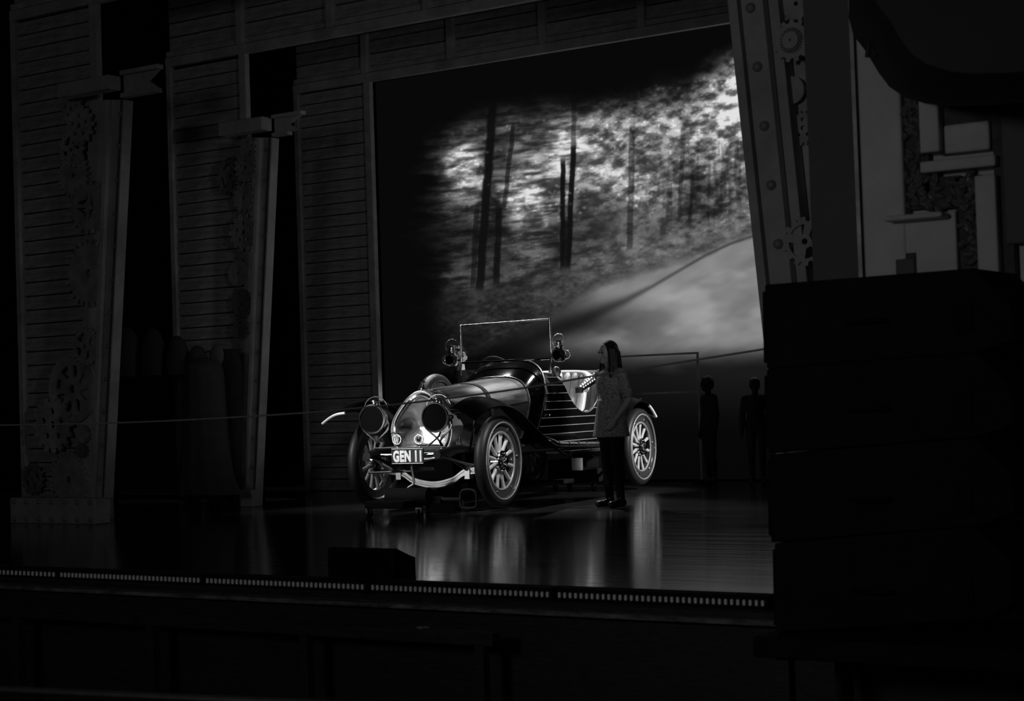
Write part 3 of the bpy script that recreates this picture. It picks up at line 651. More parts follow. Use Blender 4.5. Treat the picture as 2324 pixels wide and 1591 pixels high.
for s in (1, -1):
    b = MB()
    for k in range(4):
        L = 1-.18*k; b.tube(cat_path([(.05+.56*L, s*.40, .60-.02*k-.05*(1-L)), (.05+.28*L, s*.40, .53-.022*k), (.05, s*.40, .485-.022*k), (.05-.28*L, s*.40, .53-.022*k), (.05-.56*L, s*.40, .60-.02*k-.05*(1-L))], 5), .012, 6)
    cp(b, 'leaf_spring', 'blackpaint')
    cp(MB().tube(cat_path([(.68, s*.40, .60), (.55, s*.40, .62), (.2, s*.38, .64), (-.4, s*.38, .62), (-2.0, s*.38, .56), (-3.0, s*.38, .58), (-4.2, s*.38, .66)], 4), .042, 12), 'chassis_rail', 'tyre')
    cp(MB().tube(cat_path([(.60, s*.40, .58), (.45, s*.42, .545), (.22, s*.50, .485), (.08, s*.60, .46)], 4), .012, 6), 'steering_arm', 'steel')
    cp(MB().box(-.02, .07, s*.40-.028, s*.40+.028, .33, .46), 'spring_clamp', 'steel', False)
cp(MB().tube([(.50, -.42, .60), (.50, .42, .60)], .020, 10), 'cross_tube', 'brass')
cp(MB().tube(cat_path([(.36, .01, .52), (.50, .012, .505), (.505, .02, .42), (.505, .03, .315), (.52, -.02, .275), (.525, -.055, .23), (.525, -.05, .17)], 4), .012, 8), 'starting_crank', 'steel')
cp(MB().box(.30, .54, -.17, .17, .515, .53), 'apron_plate', 'blackpaint', False)
# radiator ------------------------------------------------------------
half = [(0, 1.245), (.07, 1.228), (.16, 1.168), (.24, 1.085), (.315, .985), (.352, .90), (.362, .83), (.352, .75), (.318, .665), (.255, .592), (.17, .548), (.08, .53)]
hs = cat_path(half, 4); outl = hs+[(-y, z) for y, z in reversed(hs[1:])]
cz = .87
def ringo(s, x, g=0): return [(x, y*s, cz+(z-cz)*s) for y, z in outl]
XR = .27
cp(MB().grid([ringo(1.0, -.02), ringo(1.0, XR-.03), ringo(.99, XR-.008), ringo(.965, XR), ringo(.945, XR-.002), ringo(.93, XR-.014), ringo(.915, XR-.022)], True), 'radiator_shell', 'shell', True, 60)
cp(MB().grid([ringo(.915, XR-.022), ringo(.845, XR-.024)], True), 'radiator_band', 'blackpaint')
cp(MB().grid([ringo(.85, XR-.024), ringo(.845, XR-.008), ringo(.832, XR), ringo(.815, XR-.004), ringo(.80, XR-.02)], True), 'radiator_bead', 'shell', True, 60)
rows = [[(p[0]-(p[2]-.87)*.03, p[1], p[2]) for p in ringo(s, XR-.014+.030*(1-s/.8))] for s in (.80, .7, .6, .5, .4, .3, .2, .1, .01)]
cp(MB().grid(rows, True), 'radiator_core', 'core', True, 60)
cp(MB().lathe([(.001, 1.335), (.022, 1.333), (.030, 1.326), (.028, 1.318), (.012, 1.312), (.012, 1.296), (.020, 1.290), (.018, 1.276), (.026, 1.270), (.034, 1.245), (.036, 1.225)], 20, 'z', (XR-.06, 0, 0)), 'radiator_cap', 'brass')
for k in range(9): cp(MB().ball((XR-.04, hs[2+k*2][0]*1.01, hs[2+k*2][1]+.004), .008, 8, 6), 'shell_rivet', 'brass')
# bonnet, cowl ---------------------------------------------------------
def arch(w, zt, zb, n=28, e=.72):
    out = []
    for k in range(n+1):
        th = pi*k/n; c, s_ = cos(th), sin(th)
        out.append((w*math.copysign(abs(c)**e, c), zb+(zt-zb)*abs(s_)**.85))
    return out
def slant(top, z): return top
def ring_at(t, xf, f0, xt, f1):
    a = arch(*f0); c = arch(*f1); out = []
    for (y0, z0), (y1, z1) in zip(a, c):
        xr = xt+(f1[1]-z1)*.92; out.append((xf+(xr-xf)*t, y0+(y1-y0)*t, z0+(z1-z0)*t))
    return out
F0, F1, F2 = (.345, 1.232, .66), (.575, 1.362, .70), (.63, 1.548, .66)
cp(MB().grid([ring_at(t/10, .18, F0, -1.44, F1) for t in range(11)]), 'bonnet', 'alu', True, 60)
def band(t, w, off, name, mt):
    r1 = ring_at(t-w, .18, F0, -1.44, F1); r2 = ring_at(t+w, .18, F0, -1.44, F1); k = 1+off
    up_ = lambda r, k: [(p[0], p[1]*k, .9+(p[2]-.9)*k) for p in r]
    cp(MB().grid([up_(r1, 1.0), up_(r1, k), up_(r2, k), up_(r2, 1.0)]), name, mt, True, 40)
band(.50, .020, .016, 'bonnet_strap', 'legging'); band(.06, .012, .014, 'bonnet_band', 'brass')
for k in (6, 22): p = ring_at(.5, .18, F0, -1.44, F1)[k]; cp(MB().box(p[0]-.03, p[0]+.03, p[1]*1.02-.012, p[1]*1.02+.012, p[2]+.0, p[2]+.035), 'strap_buckle', 'brass', False)
top1 = ring_at(1, .18, F0, -1.44, F1)
cp(MB().tube([(p[0], p[1]*1.01, .9+(p[2]-.9)*1.012) for p in top1], .011, 8), 'bonnet_rear_bead', 'brass')
hinge = [ring_at(t/10, .18, F0, -1.44, F1)[14] for t in range(11)]
cp(MB().tube([(p[0], p[1], p[2]+.003) for p in hinge], .006, 6), 'bonnet_hinge', 'brass')
for kk in (5, 23): cp(MB().tube([(lambda p: (p[0], p[1]*1.005, p[2]+.002))(ring_at(t/10, .18, F0, -1.44, F1)[kk]) for t in range(11)], .006, 6), 'bonnet_hinge', 'brass')
a2 = arch(*F2); ring2 = [(-1.83+(F2[1]-z)*.92, y, z) for y, z in a2]
mid = [tuple(np.array(p)*.5+np.array(q)*.5+np.array((0, 0, .012))) for p, q in zip(top1, ring2)]
cp(MB().grid([top1, mid, ring2]), 'cowl', 'cowlpaint', True, 60)
cp(MB().tube([(p[0], p[1]*1.004, p[2]+.003) for p in ring2], .014, 8), 'cowl_hoop', 'brass')
inner2 = [(p[0]-.02, p[1]*.9, .66+(p[2]-.66)*.93) for p in ring2]
cp(MB().grid([ring2, inner2]), 'dashboard_rim', 'blackpaint')
o = MB(); n0 = len(inner2); o.add([(p[0]-.01, p[1], p[2]) for p in inner2], [tuple(range(n0))]); cp(o, 'dashboard', 'wood', False)
cp(MB().tube(cat_path([(-1.35, .612, .93), (-1.36, .64, .95), (-1.38, .65, .92), (-1.42, .64, .94), (-1.44, .612, .90)], 4), .008, 6), 'door_catch', 'brass')
# boat-built body of planks ---------------------------------------------
def wbody(x): return float(np.interp(x, [-4.45, -4.2, -3.8, -3.3, -2.8, -2.2, -1.6, -1.0], [.06, .22, .42, .56, .635, .645, .63, .60]))
def shp(z): return float(np.interp(z, [.5, .6, .75, .9, 1.1, 1.3, 1.5], [.80, .88, .955, .99, 1.0, .985, .95]))
def gun(x):
    base = float(np.interp(x, [-4.45, -4.0, -3.4, -2.9, -1.9, -1.6, -1.0], [1.08, 1.2, 1.29, 1.31, 1.37, 1.40, 1.5]))
    d = (x+2.34)/.53
    return base-(.40*(1-d*d)**.62 if abs(d) < 1 else 0)
zs = [.55+.0885*i for i in range(11)]
def y_hoop(z):
    f = min(max((z-F2[2])/(F2[1]-F2[2]), 0), .999)**(1/.85); return F2[0]*cos(math.asin(f))**.72
def side_pt(x, z, s, off=0.0):
    y = wbody(x)*shp(z); d = (-1.835+(F2[1]-z)*.92-x)/.34
    if z > .75 and d < 1: t = max(d, 0); t = t*t*(3-2*t); y = min(y, y_hoop(z)*(1-t)+y*t)
    return (x, s*(y+off), z)
XS = sorted(set([-4.42+.06*i for i in range(54)]+[-2.87+.02*i for i in range(54)]))
for s in (1, -1):
    for i in range(10):
        z0, z1 = zs[i]+.003, zs[i+1]-.003; rows = []
        XL = lambda z: -1.835+(F2[1]-z)*.92
        for x in [v for v in XS if v < XL(z0)]+[XL(z0)]:
            g = gun(min(x, XL(z1)))
            if g < z0+.004: rows.append(None); continue
            zt = min(z1, g); rows.append([side_pt(min(x, XL(z_)), z_, s, o_) for z_, o_ in ((z0, -.03), (z0, .0), (z0+.004, .006), (zt-.003, .006), (zt, 0), (zt, -.03))])
        seg = []
        for r in rows+[None]:
            if r is None:
                if len(seg) > 1: cp(MB().grid(seg), 'body_plank', 'blackpaint', True, 30)
                seg = []
            else: seg.append(r)
        b = MB(); seg = []
        if i > 0:
            for x in XS+[9]:
                if x == 9 or x > -1.83+(F2[1]-zs[i])*.92-.01 or gun(x) < zs[i]:
                    if len(seg) > 2: cp(MB().tube(seg, .0038, 6), 'brass_pinstripe', 'shell')
                    seg = []
                else: seg.append(side_pt(x, zs[i], s, .004))
    cp(MB().tube([side_pt(x, gun(x), s, -.008) for x in XS if x < -1.72], .014, 8), 'cockpit_beading', 'brass')
cp(MB().grid([[(x, -wbody(x)*.86, .56), (x, wbody(x)*.86, .56)] for x in XS if x < -1.1]), 'body_floor', 'blackpaint')
rows = []
for x in [-4.42+.05*i for i in range(18)]:
    w_, g = wbody(x)*shp(gun(x)), gun(x); rows.append([(x, w_*cos(pi*k/12), g+.06*sin(pi*k/12)*min(1, w_*3)) for k in range(13)])
cp(MB().grid(rows), 'tail_deck', 'blackpaint')
# seats ------------------------------------------------------------------
def seat(x, zt, zb, w, n, name):
    b = MB(); r = w*2/n/2
    for k in range(n):
        y = -w+r+2*r*k; b.tube(cat_path([(x+.13, y, zb), (x+.02, y, (zt+zb)/2), (x-.05, y, zt-.03), (x-.10, y, zt+.015)], 4), [r*1.04]*13, 10)
    back = cp(b, name+'_back', 'leather')
    cp(MB().tube(cat_path([(x+.10, -w-.03, zt-.16), (x-.03, -w-.01, zt-.01), (x-.09, -w*.6, zt+.03), (x-.09, w*.6, zt+.03), (x-.03, w+.01, zt-.01), (x+.10, w+.03, zt-.16)], 5), .045, 10), name+'_roll', 'leather')
    b = MB()
    for k in range(n):
        y = -w+r+2*r*k; b.tube(cat_path([(x+.10, y, zb), (x+.35, y, zb+.03), (x+.55, y, zb+.02), (x+.60, y, zb-.10)], 4), r*1.04, 10)
    cp(b, name+'_cushion', 'leather')
seat(-2.72, 1.36, .86, .50, 10, 'front_seat'); seat(-3.42, 1.36, .88, .46, 9, 'rear_seat')
for s in (1, -1):
    rows = []
    for x in [-1.95-.04*i for i in range(24)]:
        rows.append([(x, s*(wbody(x)-.055+.012*sin(i_*1.2+x*30)), .72+(min(gun(x)+.0, 1.33)-.74)*i_/6) for i_ in range(7)])
    cp(MB().grid(rows), 'door_lining', 'leather')
# steering wheel -----------------------------------------------------------
sw = MB(); R_ = .2; pts = []
for k in range(28):
    a = 2*pi*k/28; pts.append((-1.98+.5*R_*sin(a), -.27+R_*cos(a), 1.43+.86*R_*sin(a)))
sw.tube(pts, .013, 8, True)
for k in (3, 12, 21): sw.tube([(-1.98, -.27, 1.43), pts[k]], .008, 6)
cp(sw, 'steering_wheel', 'wood'); cp(MB().tube([(-1.98, -.27, 1.43), (-1.70, -.27, 1.22)], .014, 8), 'steering_column', 'brass')
# windscreen -----------------------------------------------------------------
XW = -1.68; hw = .555
cp(MB().tube(cat_path([(XW+.04, hw, 1.40), (XW+.02, hw+.004, 1.50), (XW, hw, 1.60), (XW, hw, 1.80), (XW, hw, 1.995)], 3), .0135, 10), 'screen_post', 'brass')
cp(MB().tube(cat_path([(XW+.04, -hw, 1.40), (XW+.02, -hw-.004, 1.50), (XW, -hw, 1.60), (XW, -hw, 1.80), (XW, -hw, 1.97)], 3), .0135, 10), 'screen_post', 'brass')
cp(MB().tube([(XW, -hw, 1.965), (XW, hw, 1.985)], .0075, 8), 'screen_top_rail', 'steel')
cp(MB().tube([(XW, -hw, 1.545), (XW, hw, 1.55)], .012, 8), 'screen_bottom_rail', 'blackpaint')
cp(MB().box(XW-.003, XW+.003, -hw+.01, hw-.01, 1.55, 1.965), 'windscreen_glass', 'glass', False)
# headlamps --------------------------------------------------------------------
for s in (1, -1):
    y, z, x = s*.36, .965, .60
    h = cp(MB().lathe([(.001, -.17), (.05, -.165), (.09, -.14), (.115, -.09), (.125, -.03), (.13, .0), (.148, .004), (.152, .018), (.148, .032), (.136, .034), (.13, .026)], 32, 'x', (x, y, z)), 'headlamp', 'brass', True, 50)
    cp(MB().lathe([(.131, .024), (.10, .0255), (.06, .0262), (.02, .0265), (.0005, .0265)], 32, 'x', (x, y, z)), 'lens', 'lampdark', True, 60, h)
    cp(MB().lathe([(.045, .0), (.05, .02), (.04, .05), (.055, .06), (.05, .072), (.001, .078)], 16, 'z', (x-.06, y, z+.115)), 'chimney', 'brass', True, 40, h)
    cp(MB().tube([(x-.06, y+.135*cos(pi*k/14), z+.10+.125*sin(pi*k/14)) for k in range(15)], .006, 6), 'carrying_handle', 'brass', True, 40, h)
    for d in (-.145, .145): cp(MB().tube(cat_path([(x-.03, y+d, z), (x-.04, y+d, z-.10), (x-.05, y+d*.3, z-.19), (x-.06, y, z-.24)], 4), .011, 6), 'fork', 'brass', True, 40, h)
    cp(MB().tube([(x-.06, y, z-.24), (x-.10, s*.40, .62)], .014, 8), 'lamp_stem', 'blackpaint', True, 40, h)
    cp(MB().lathe([(.001, -.02), (.02, -.02), (.024, 0), (.02, .02), (.001, .02)], 12, 'y', (x-.02, y+s*.155, z)), 'lamp_knob', 'brass', True, 40, h)
    # carriage side lamps
    x, y, z = XW+.02, s*.665, 1.585
    h = cp(MB().lathe([(.001, -.075), (.05, -.07), (.072, -.04), (.078, 0), (.072, .04), (.05, .06), (.04, .085), (.058, .095), (.058, .105), (.036, .112), (.036, .14), (.05, .148), (.044, .16), (.001, .166)], 20, 'z', (x, y, z)), 'side_lamp', 'brass', True, 40)
    cp(MB().lathe([(.058, .052), (.064, .066), (.055, .078), (.048, .072)], 20, 'x', (x, y, z), True), 'lens_rim', 'brass', True, 40, h)
    cp(MB().lathe([(.05, .068), (.03, .082), (.001, .086)], 18, 'x', (x, y, z)), 'lens', 'lampdark', True, 60, h)
    cp(MB().ring((x, y, z+.155), .078, .004, 'x', 28, 6), 'carrying_ring', 'brass', True, 40, h)
    cp(MB().tube([(x-.01, y-s*.06, z-.01), (XW, s*hw, 1.58)], .012, 8), 'bracket', 'blackpaint', True, 40, h)
    cp(MB().ring((x-.01, y+s*.085, z+.0), .045, .006, 'x', 20, 6), 'side_lens', 'brass', True, 40, h)
# number plate and badges -----------------------------------------------------------
pl = cp(MB().box(.545, .557, -.185, .178, .512, .662), 'number_plate', 'blackpaint', False)
cp(MB().tube([(.558, -.183, .514), (.558, .176, .514), (.558, .176, .66), (.558, -.183, .66)], .004, 6, True), 'plate_border', 'steel', True, 40, pl)
fc = bpy.data.curves.new('lettering', 'FONT'); fc.body = 'GEN 11'; fc.size = .152; fc.extrude = .003; fc.offset = .008; fc.align_x = 'CENTER'; fc.space_character = 1.10; fc.space_word = .8
ft = bpy.data.objects.new('temporary_text', fc); COL.objects.link(ft); dg = bpy.context.evaluated_depsgraph_get(); lm = bpy.data.meshes.new_from_object(ft.evaluated_get(dg)); bpy.data.objects.remove(ft)
xs_ = [v.co.x for v in lm.vertices]; ys_ = [v.co.y for v in lm.vertices]; sx = .325/(max(xs_)-min(xs_)); sy = .118/(max(ys_)-min(ys_)); mx = (max(xs_)+min(xs_))/2; my = (max(ys_)+min(ys_))/2
for v in lm.vertices: c = v.co.copy(); v.co = (.559+c.z, (c.x-mx)*sx-.004, (c.y-my)*sy+.587)
lm.name = 'lettering'; lm.materials.clear(); lm.materials.append(M['white']); o = obj('lettering', lm, pl); o['label'] = 'white lettering GEN 11'
cp(MB().tube([(.53, -.40, .672), (.53, .42, .672)], .008, 8), 'badge_bar', 'tyre')
cp(MB().tube(cat_path([(.53, .20, .672), (.50, .33, .78), (.52, .36, .86)], 3), .010, 8), 'lamp_stay', 'blackpaint')
def badge(y, z, R, kind):
    b = cp(MB().ring((.545, y, z), R, .007, 'x', 24, 6), 'badge', 'brass')
    if kind == 0:
        for d in (-.4, .0, .4): cp(MB().tube([(.545, y+d*R-R*.3, z-R*.85), (.545, y+d*R+R*.1, z+R*.85)], .005, 6), 'badge_letter', 'brass', True, 40, b)
        for sd in (-1, 1): cp(MB().tube(cat_path([(.545, y, z+R), (.545, y+sd*R*.7, z+R*1.45), (.545, y+sd*R*1.4, z+R*1.2)], 3), .006, 6), 'badge_wing', 'brass', True, 40, b)
    else:
        cp(MB().lathe([(.001, -.012), (R*.62, -.010), (R*.62, .006), (.001, .012)], 20, 'x', (.545, y, z)), 'badge_disc', 'brass', True, 40, b)
        for k in (-1, 0, 1): cp(MB().ball((.545, y+k*.016, z+R*1.25+(.012 if k == 0 else 0)), (.007, .007, .014), 8, 6), 'badge_crown', 'brass', True, 40, b)
    cp(MB().tube([(.545, y, z-R), (.53, y, .672)], .010, 6), 'badge_foot', 'brass', True, 40, b)
badge(-.125, .755, .048, 0); badge(.128, .752, .046, 1)
# wings and running boards ---------------------------------------------------------------
def wing(path, y0, y1, zi, zo, name, s, mt='wingpaint'):
    P = cat_path([(p[0], 0, p[1]) for p in path], 6); rows = []
    for i, p in enumerate(P):
        row = []
        for k in range(9):
            t = k/8; y = y0+(y1-y0)*t; row.append((p[0], s*y, p[2]+zi+(zo-zi)*t+.028*sin(pi*t)))
        row += [(q_[0], q_[1], q_[2]-.012) for q_ in reversed(row)]
        rows.append(row)
    b = MB().grid(rows, True); n = len(rows[0]); b.f.append(tuple(range(n))); b.f.append(tuple((len(rows)-1)*n+k for k in reversed(range(n))))
    wg = cp(b, name, mt, True, 40)
    e = P[0] if 'front' in name else P[-1]
    cp(MB().tube([(e[0]+(.004 if 'front' in name else -.004), s*(y0+(y1-y0)*k/8), e[2]-.006+zi+(zo-zi)*k/8+.028*sin(pi*k/8)) for k in range(9)], .014, 8), 'wing_tip', 'wingpaint' if 'front' in name and s > 0 else 'white', True, 40, wg)  # white paints a bright highlight onto the edge; near front tip left black
    if 'rear' in name: cp(MB().tube([(p[0], s*(y1+.004), p[2]+zo-.004) for p in P[-10:]], .016, 8), 'wing_tip', 'white', True, 40, wg)  # highlight painted white along the rear edge
    for yy, zz in ((y1, zo),): cp(MB().tube([(p[0], s*yy, p[2]+zz-.004) for p in P], .011, 8), 'wing_bead', mt, True, 40, wg)
    return wg
for s in (1, -1):
    wing([(.74, .995), (.62, 1.045), (.40, 1.10), (.10, 1.11), (-.2, 1.05), (-.5, .91), (-.9, .72), (-1.2, .59), (-1.42, .545)], .60, .87, .045, -.055, 'front_wing', s)
    wing([(-2.55, .545), (-2.80, .62), (-3.02, .80), (-3.25, .975), (-3.5, 1.06), (-3.72, 1.045), (-3.90, .965), (-4.03, .87)], .58, .82, .02, -.015, 'rear_wing', s)
    cp(MB().box(-2.56, -1.40, s*.74-.15, s*.74+.15, .52, .54), 'running_board', 'wingpaint', False)
    cp(MB().box(-2.56, -1.40, s*.885-.008, s*.885+.008, .515, .546), 'board_edging', 'steel' if s > 0 else 'blackpaint', False)
    cp(MB().tube([(.03, s*.42, .62), (.1, s*.55, 1.0), (.1, s*.60, 1.12)], .012, 8), 'wing_stay', 'blackpaint')
    cp(MB().tube([(WB-.1, s*.45, .95), (WB-.1, s*.62, 1.04), (WB-.1, s*.75, 1.07)], .012, 8), 'wing_stay', 'blackpaint')
ex = cp(MB().tube(cat_path([(-1.16, .70, .68), (-1.20, .76, .65), (-1.32, .78, .618), (-1.7, .78, .60), (-2.1, .78, .585), (-2.5, .78, .57)], 4), .036, 12), 'exhaust_pipe', 'alu')
for x, z in ((-1.30, .62), (-1.55, .606), (-1.8, .597), (-2.02, .588)): cp(MB().lathe([(.036, -.012), (.043, -.008), (.043, .008), (.036, .012)], 16, 'x', (x, .78, z)), 'exhaust_ring', 'brass', True, 30, ex)
# horn at the cockpit side --------------------------------------------------------------------
hA, hB = Vector((-2.15, .67, 1.20)), Vector((-2.58, .68, 1.33))
prf = []
for k in range(25): t = k/24; prf.append((.030+.022*t+(.006 if k % 3 == 0 else 0)))
cp(MB().tube([hA.lerp(hB, k/24) for k in range(25)], prf, 12), 'horn', 'brass', True, 30)
cp(MB().box(-2.17, -2.13, .63, .71, 1.165, 1.225), 'horn_end', 'brass', False)
cp(MB().lathe([(.001, .0), (.05, .002), (.058, .01), (.05, .02), (.001, .028)], 18, 'x', (-1.72, .60, 1.405)), 'mirror', 'alu')
cp(MB().tube(cat_path([(-1.72, .60, 1.40), (-1.76, .61, 1.36), (-1.80, .61, 1.34)], 3), .01, 6), 'mirror_arm', 'brass')
# battery box under the chassis
bx = cp(MB().box(-2.95, -2.42, .42, .56, .29, .43), 'step_box', 'blackpaint', False); cp(MB().box(-2.86, -2.55, .556, .566, .31, .41), 'step_box_plate', 'alu', False, 40, bx)

# ------------------------------------------------------------------ trolley that carries the car
dl = thing('stage_trolley', 'low black trolley on castors under the front of the car', 'trolley', car.location, car.rotation_euler.z)
def dp(mb, name, mt, smooth=False, bevel=0): return mb.build(name, M[mt], dl, smooth, 40, bevel)
dp(MB().box(-.25, 1.05, -.22, .22, .10, .17), 'chassis', 'blackbox', bevel=.01)
dp(MB().box(-.2, .35, -.16, .16, .17, .242), 'lift_block', 'blackbox', bevel=.01)
dp(MB().tube([(.75, -.12, .20), (.75, .34, .20)], .085, 16), 'motor', 'blackbox', True)
dp(MB().box(-3.9, -3.3, -.3, .3, .10, .374), 'rear_cradle', 'blackbox', bevel=.01)
dp(MB().box(-3.3, -.25, -.08, .08, .11, .16), 'spine', 'blackbox', bevel=.01)
for x, y in ((1.0, -.2), (1.0, .36), (-.15, -.2), (-.15, .2), (-3.8, -.25), (-3.8, .25), (-3.4, -.25), (-3.4, .25)):
    cw = dp(MB().lathe([(.001, -.02), (.04, -.02), (.05, -.012), (.05, .012), (.04, .02), (.001, .02)], 18, 'y', (x, y, .05)), 'castor', 'tyre', True)
    MB().box(x-.012, x+.012, y-.03, y+.03, .055, .105).build('castor_fork', M['steel'], cw)
dp(MB().tube(cat_path([(.30, .46, .06), (.30, .60, .06), (.30, .62, .12), (.30, .60, .225), (.30, .46, .225), (.30, .44, .12)], 4, True), .012, 8, True), 'push_handle', 'legging', True)
dp(MB().tube([(.30, .2, .14), (.30, .45, .14)], .02, 8), 'handle_arm', 'blackbox', True)

# ------------------------------------------------------------------ people (local axes: x is the way they face, y to their left)
def hand(b, wr, d, side, curl=.5, s=1.0):
    d = Vector(d).normalized(); wr = Vector(wr); palm = wr+d*.075*s
    lat = d.cross(Vector((0, 1, 0)) if abs(d.y) < .8 else Vector((1, 0, 0))).normalized(); nrm = d.cross(lat)*side
    b.caps(wr, palm, .021*s, .026*s); b.caps(wr+d*.02+lat*.012*s, palm+lat*.018*s, .017*s, .018*s); b.caps(wr+d*.02-lat*.012*s, palm-lat*.018*s, .017*s, .017*s)
    for k, L in enumerate((.062, .072, .068, .052)):
        r = palm+lat*(.027-.018*k)*s; m_ = r+(d*.9+nrm*curl*.4).normalized()*L*.55*s; e = m_+(d*(1-curl*.5)+nrm*curl).normalized()*L*.5*s
        b.caps(r, m_, .0095*s, .0085*s, 8); b.caps(m_, e, .0085*s, .007*s, 8)
    r = wr+d*.03*s+lat*.022*s; m_ = r+(d*.6+lat*.7).normalized()*.04*s; b.caps(r, m_, .011*s, .010*s, 8); b.caps(m_, m_+(d+lat*.15+nrm*.4).normalized()*.032*s, .010*s, .008*s, 8)
def person(label, loc, rz, H, arms, dress=False, hairlong=False, hat=False, skin='skin', cloth='darkcloth', turn=0.0, legmat='legging', stance=.085, hairmat='hair'):
    k = H/1.66; t = thing('person', label, 'person', loc, rz)
    b = MB(); S = lambda *p: tuple(v*k for v in p)
    def C(a, c, ra, rb, tgt=None): (tgt or b).caps(S(*a), S(*c), ra*k, rb*k)
    # torso, neck, limbs
    b.ball(S(0, 0, 1.24), S(.105, .150, .16), 16, 10); b.ball(S(0, 0, 1.07), S(.088, .120, .14), 16, 10); b.ball(S(-.005, 0, .93), S(.110, .150, .13), 16, 10)
    C((-.005, -.13, 1.335), (-.005, .13, 1.335), .055, .055); C((-.01, 0, 1.33), (.01, 0, 1.47), .052, .048)
    for s in (1, -1):
        C((0, s*stance, .90), (.012, s*stance, .48), .083, .054); C((.012, s*stance, .48), (-.012, s*stance, .09), .054, .034); C((-.015, s*stance, .36), (-.018, s*stance, .27), .045, .040)
        C((-.03, s*stance, .05), (.12, s*(stance+.015), .032), .035, .028); C((-.012, s*stance, .09), (-.015, s*stance, .05), .034, .036)
        sh, el, wr, hd = arms[0 if s > 0 else 1]
        C(sh, el, .046, .038); C(el, wr, .038, .026); d = Vector(hd)
        hand(b, S(*wr), d, s, .55, k)
    # head, turned
    R = Matrix.Rotation(turn, 3, 'Z'); hc = Vector((.022, 0, 1.545))
    def hp(x, y, z): v = R @ Vector((x, y, z)); return S(hc.x+v.x, hc.y+v.y, hc.z+v.z)
    def hb(mb, c, r, n=16, m=12):
        o = len(mb.v); mb.ball((0, 0, 0), r, n, m)
        for i in range(o, len(mb.v)):
            v = Vector(mb.v[i])+Vector(c); mb.v[i] = hp(v.x, v.y, v.z)
    hb(b, (-.005, 0, .02), (.094, .074, .098)); hb(b, (.022, 0, -.035), (.066, .056, .078)); hb(b, (.060, 0, -.082), (.026, .028, .024))
    hb(b, (.088, 0, .018), (.010, .013, .030), 10, 8); hb(b, (.098, 0, -.020), (.016, .014, .014), 10, 8); hb(b, (.083, 0, -.056), (.012, .026, .012), 10, 8)
    for s in (1, -1):
        hb(b, (.074, s*.030, .028), (.016, .024, .010), 10, 8); hb(b, (.055, s*.042, -.025), (.03, .022, .03), 10, 8); hb(b, (-.005, s*.077, -.005), (.020, .010, .032), 10, 8)
    body = remeshed(b, 'body', M[skin], t, .0085*k, 4)
    for s in (1, -1):
        e = MB(); hb(e, (.083, s*.031, .010), (.010, .014, .009), 12, 8); e.build('eye', M['glassdark'], body, True)
        e = MB(); hb(e, (.086, s*.031, .035), (.007, .020, .004), 10, 6); e.build('eyebrow', M['hair'], body, True)
    e = MB(); hb(e, (.092, 0, -.055), (.006, .022, .005), 10, 6); e.build('lips', M['geardark'], body, True)
    # hair
    h = MB(); hb(h, (-.024, 0, .040), (.094, .088, .096)); hb(h, (-.045, 0, .0), (.078, .084, .095))
    if hairlong:
        for s in (1, -1):
            for a, c, r1, r2 in (((.018, .074, .045), (.012, .088, -.12), .024, .030), ((.012, .088, -.12), (.035, .10, -.30), .034, .024), ((-.02, .076, .03), (-.015, .088, -.14), .046, .046), ((-.03, .080, .0), (-.03, .095, -.16), .046, .048), ((-.03, .095, -.16), (-.01, .105, -.33), .044, .022), ((-.07, .04, 0), (-.085, .05, -.20), .05, .05), ((-.085, .05, -.2), (-.09, .05, -.34), .05, .028)):
                h.caps(hp(a[0], s*a[1], a[2]), hp(c[0], s*c[1], c[2]), r1*k, r2*k)
    else:
        hb(h, (.035, 0, .085), (.05, .066, .030))
    # carve the face clear of the hair by keeping the hair behind it
    remeshed(h, 'hair', M[hairmat], t, .009*k, 3)
    # clothes
    c = MB(); g = 1.0
    c.ball(S(0, 0, 1.24), S(.125, .168, .175), 18, 12); c.ball(S(0, 0, 1.07), S(.108, .140, .16), 18, 12)
    C((-.005, -.135, 1.335), (-.005, .135, 1.335), .066, .066, c)
    if dress:
        rows = []
        for i in range(9):
            f = i/8; z = 1.08-.37*f; rx, ry = .115+.06*f, .145+.065*f
            rows.append([S(rx*cos(2*pi*j/28)*(1+.02*sin(5*2*pi*j/28)*f)+.01, ry*sin(2*pi*j/28)*(1+.03*sin(4*2*pi*j/28+1)*f), z) for j in range(28)])
        o = len(c.v); c.grid(rows, True); c.f.append(tuple(o+j for j in range(28))); c.f.append(tuple(o+8*28+j for j in reversed(range(28))))
        for q in (0, 1):
            sh, el, wr, hd = arms[q]; mid_ = tuple(np.array(sh)*.22+np.array(el)*.78); C(sh, mid_, .060, .056, c); cu = tuple(np.array(sh)*.32+np.array(el)*.68); C(cu, mid_, .061, .061, c)
    else:
        c.ball(S(-.005, 0, .95), S(.130, .170, .17), 18, 12)
        for q in (0, 1):
            sh, el, wr, hd = arms[q]; C(sh, el, .060, .050, c); C(el, wr, .050, .036, c)
    remeshed(c, 'dress' if dress else 'jacket', M[cloth], t, .010*k, 4)
    for s in (1, -1):
        c = MB(); C((0, s*stance, .90), (.012, s*stance, .48), .090, .061, c); C((.012, s*stance, .48), (-.012, s*stance, .10), .061, .042, c); C((-.015, s*stance, .36), (-.018, s*stance, .27), .053, .048, c)
        remeshed(c, 'trouser_leg', M[legmat], t, .012*k, 2)
        c = MB(); C((-.035, s*stance, .047), (.125, s*(stance+.015), .040), .043, .036, c); c.caps(S(-.012, s*stance, .10), S(-.02, s*stance, .05), .043*k, .044*k)
        for i in range(len(c.v)):
            if c.v[i][2] < .004: c.v[i] = (c.v[i][0], c.v[i][1], .004)
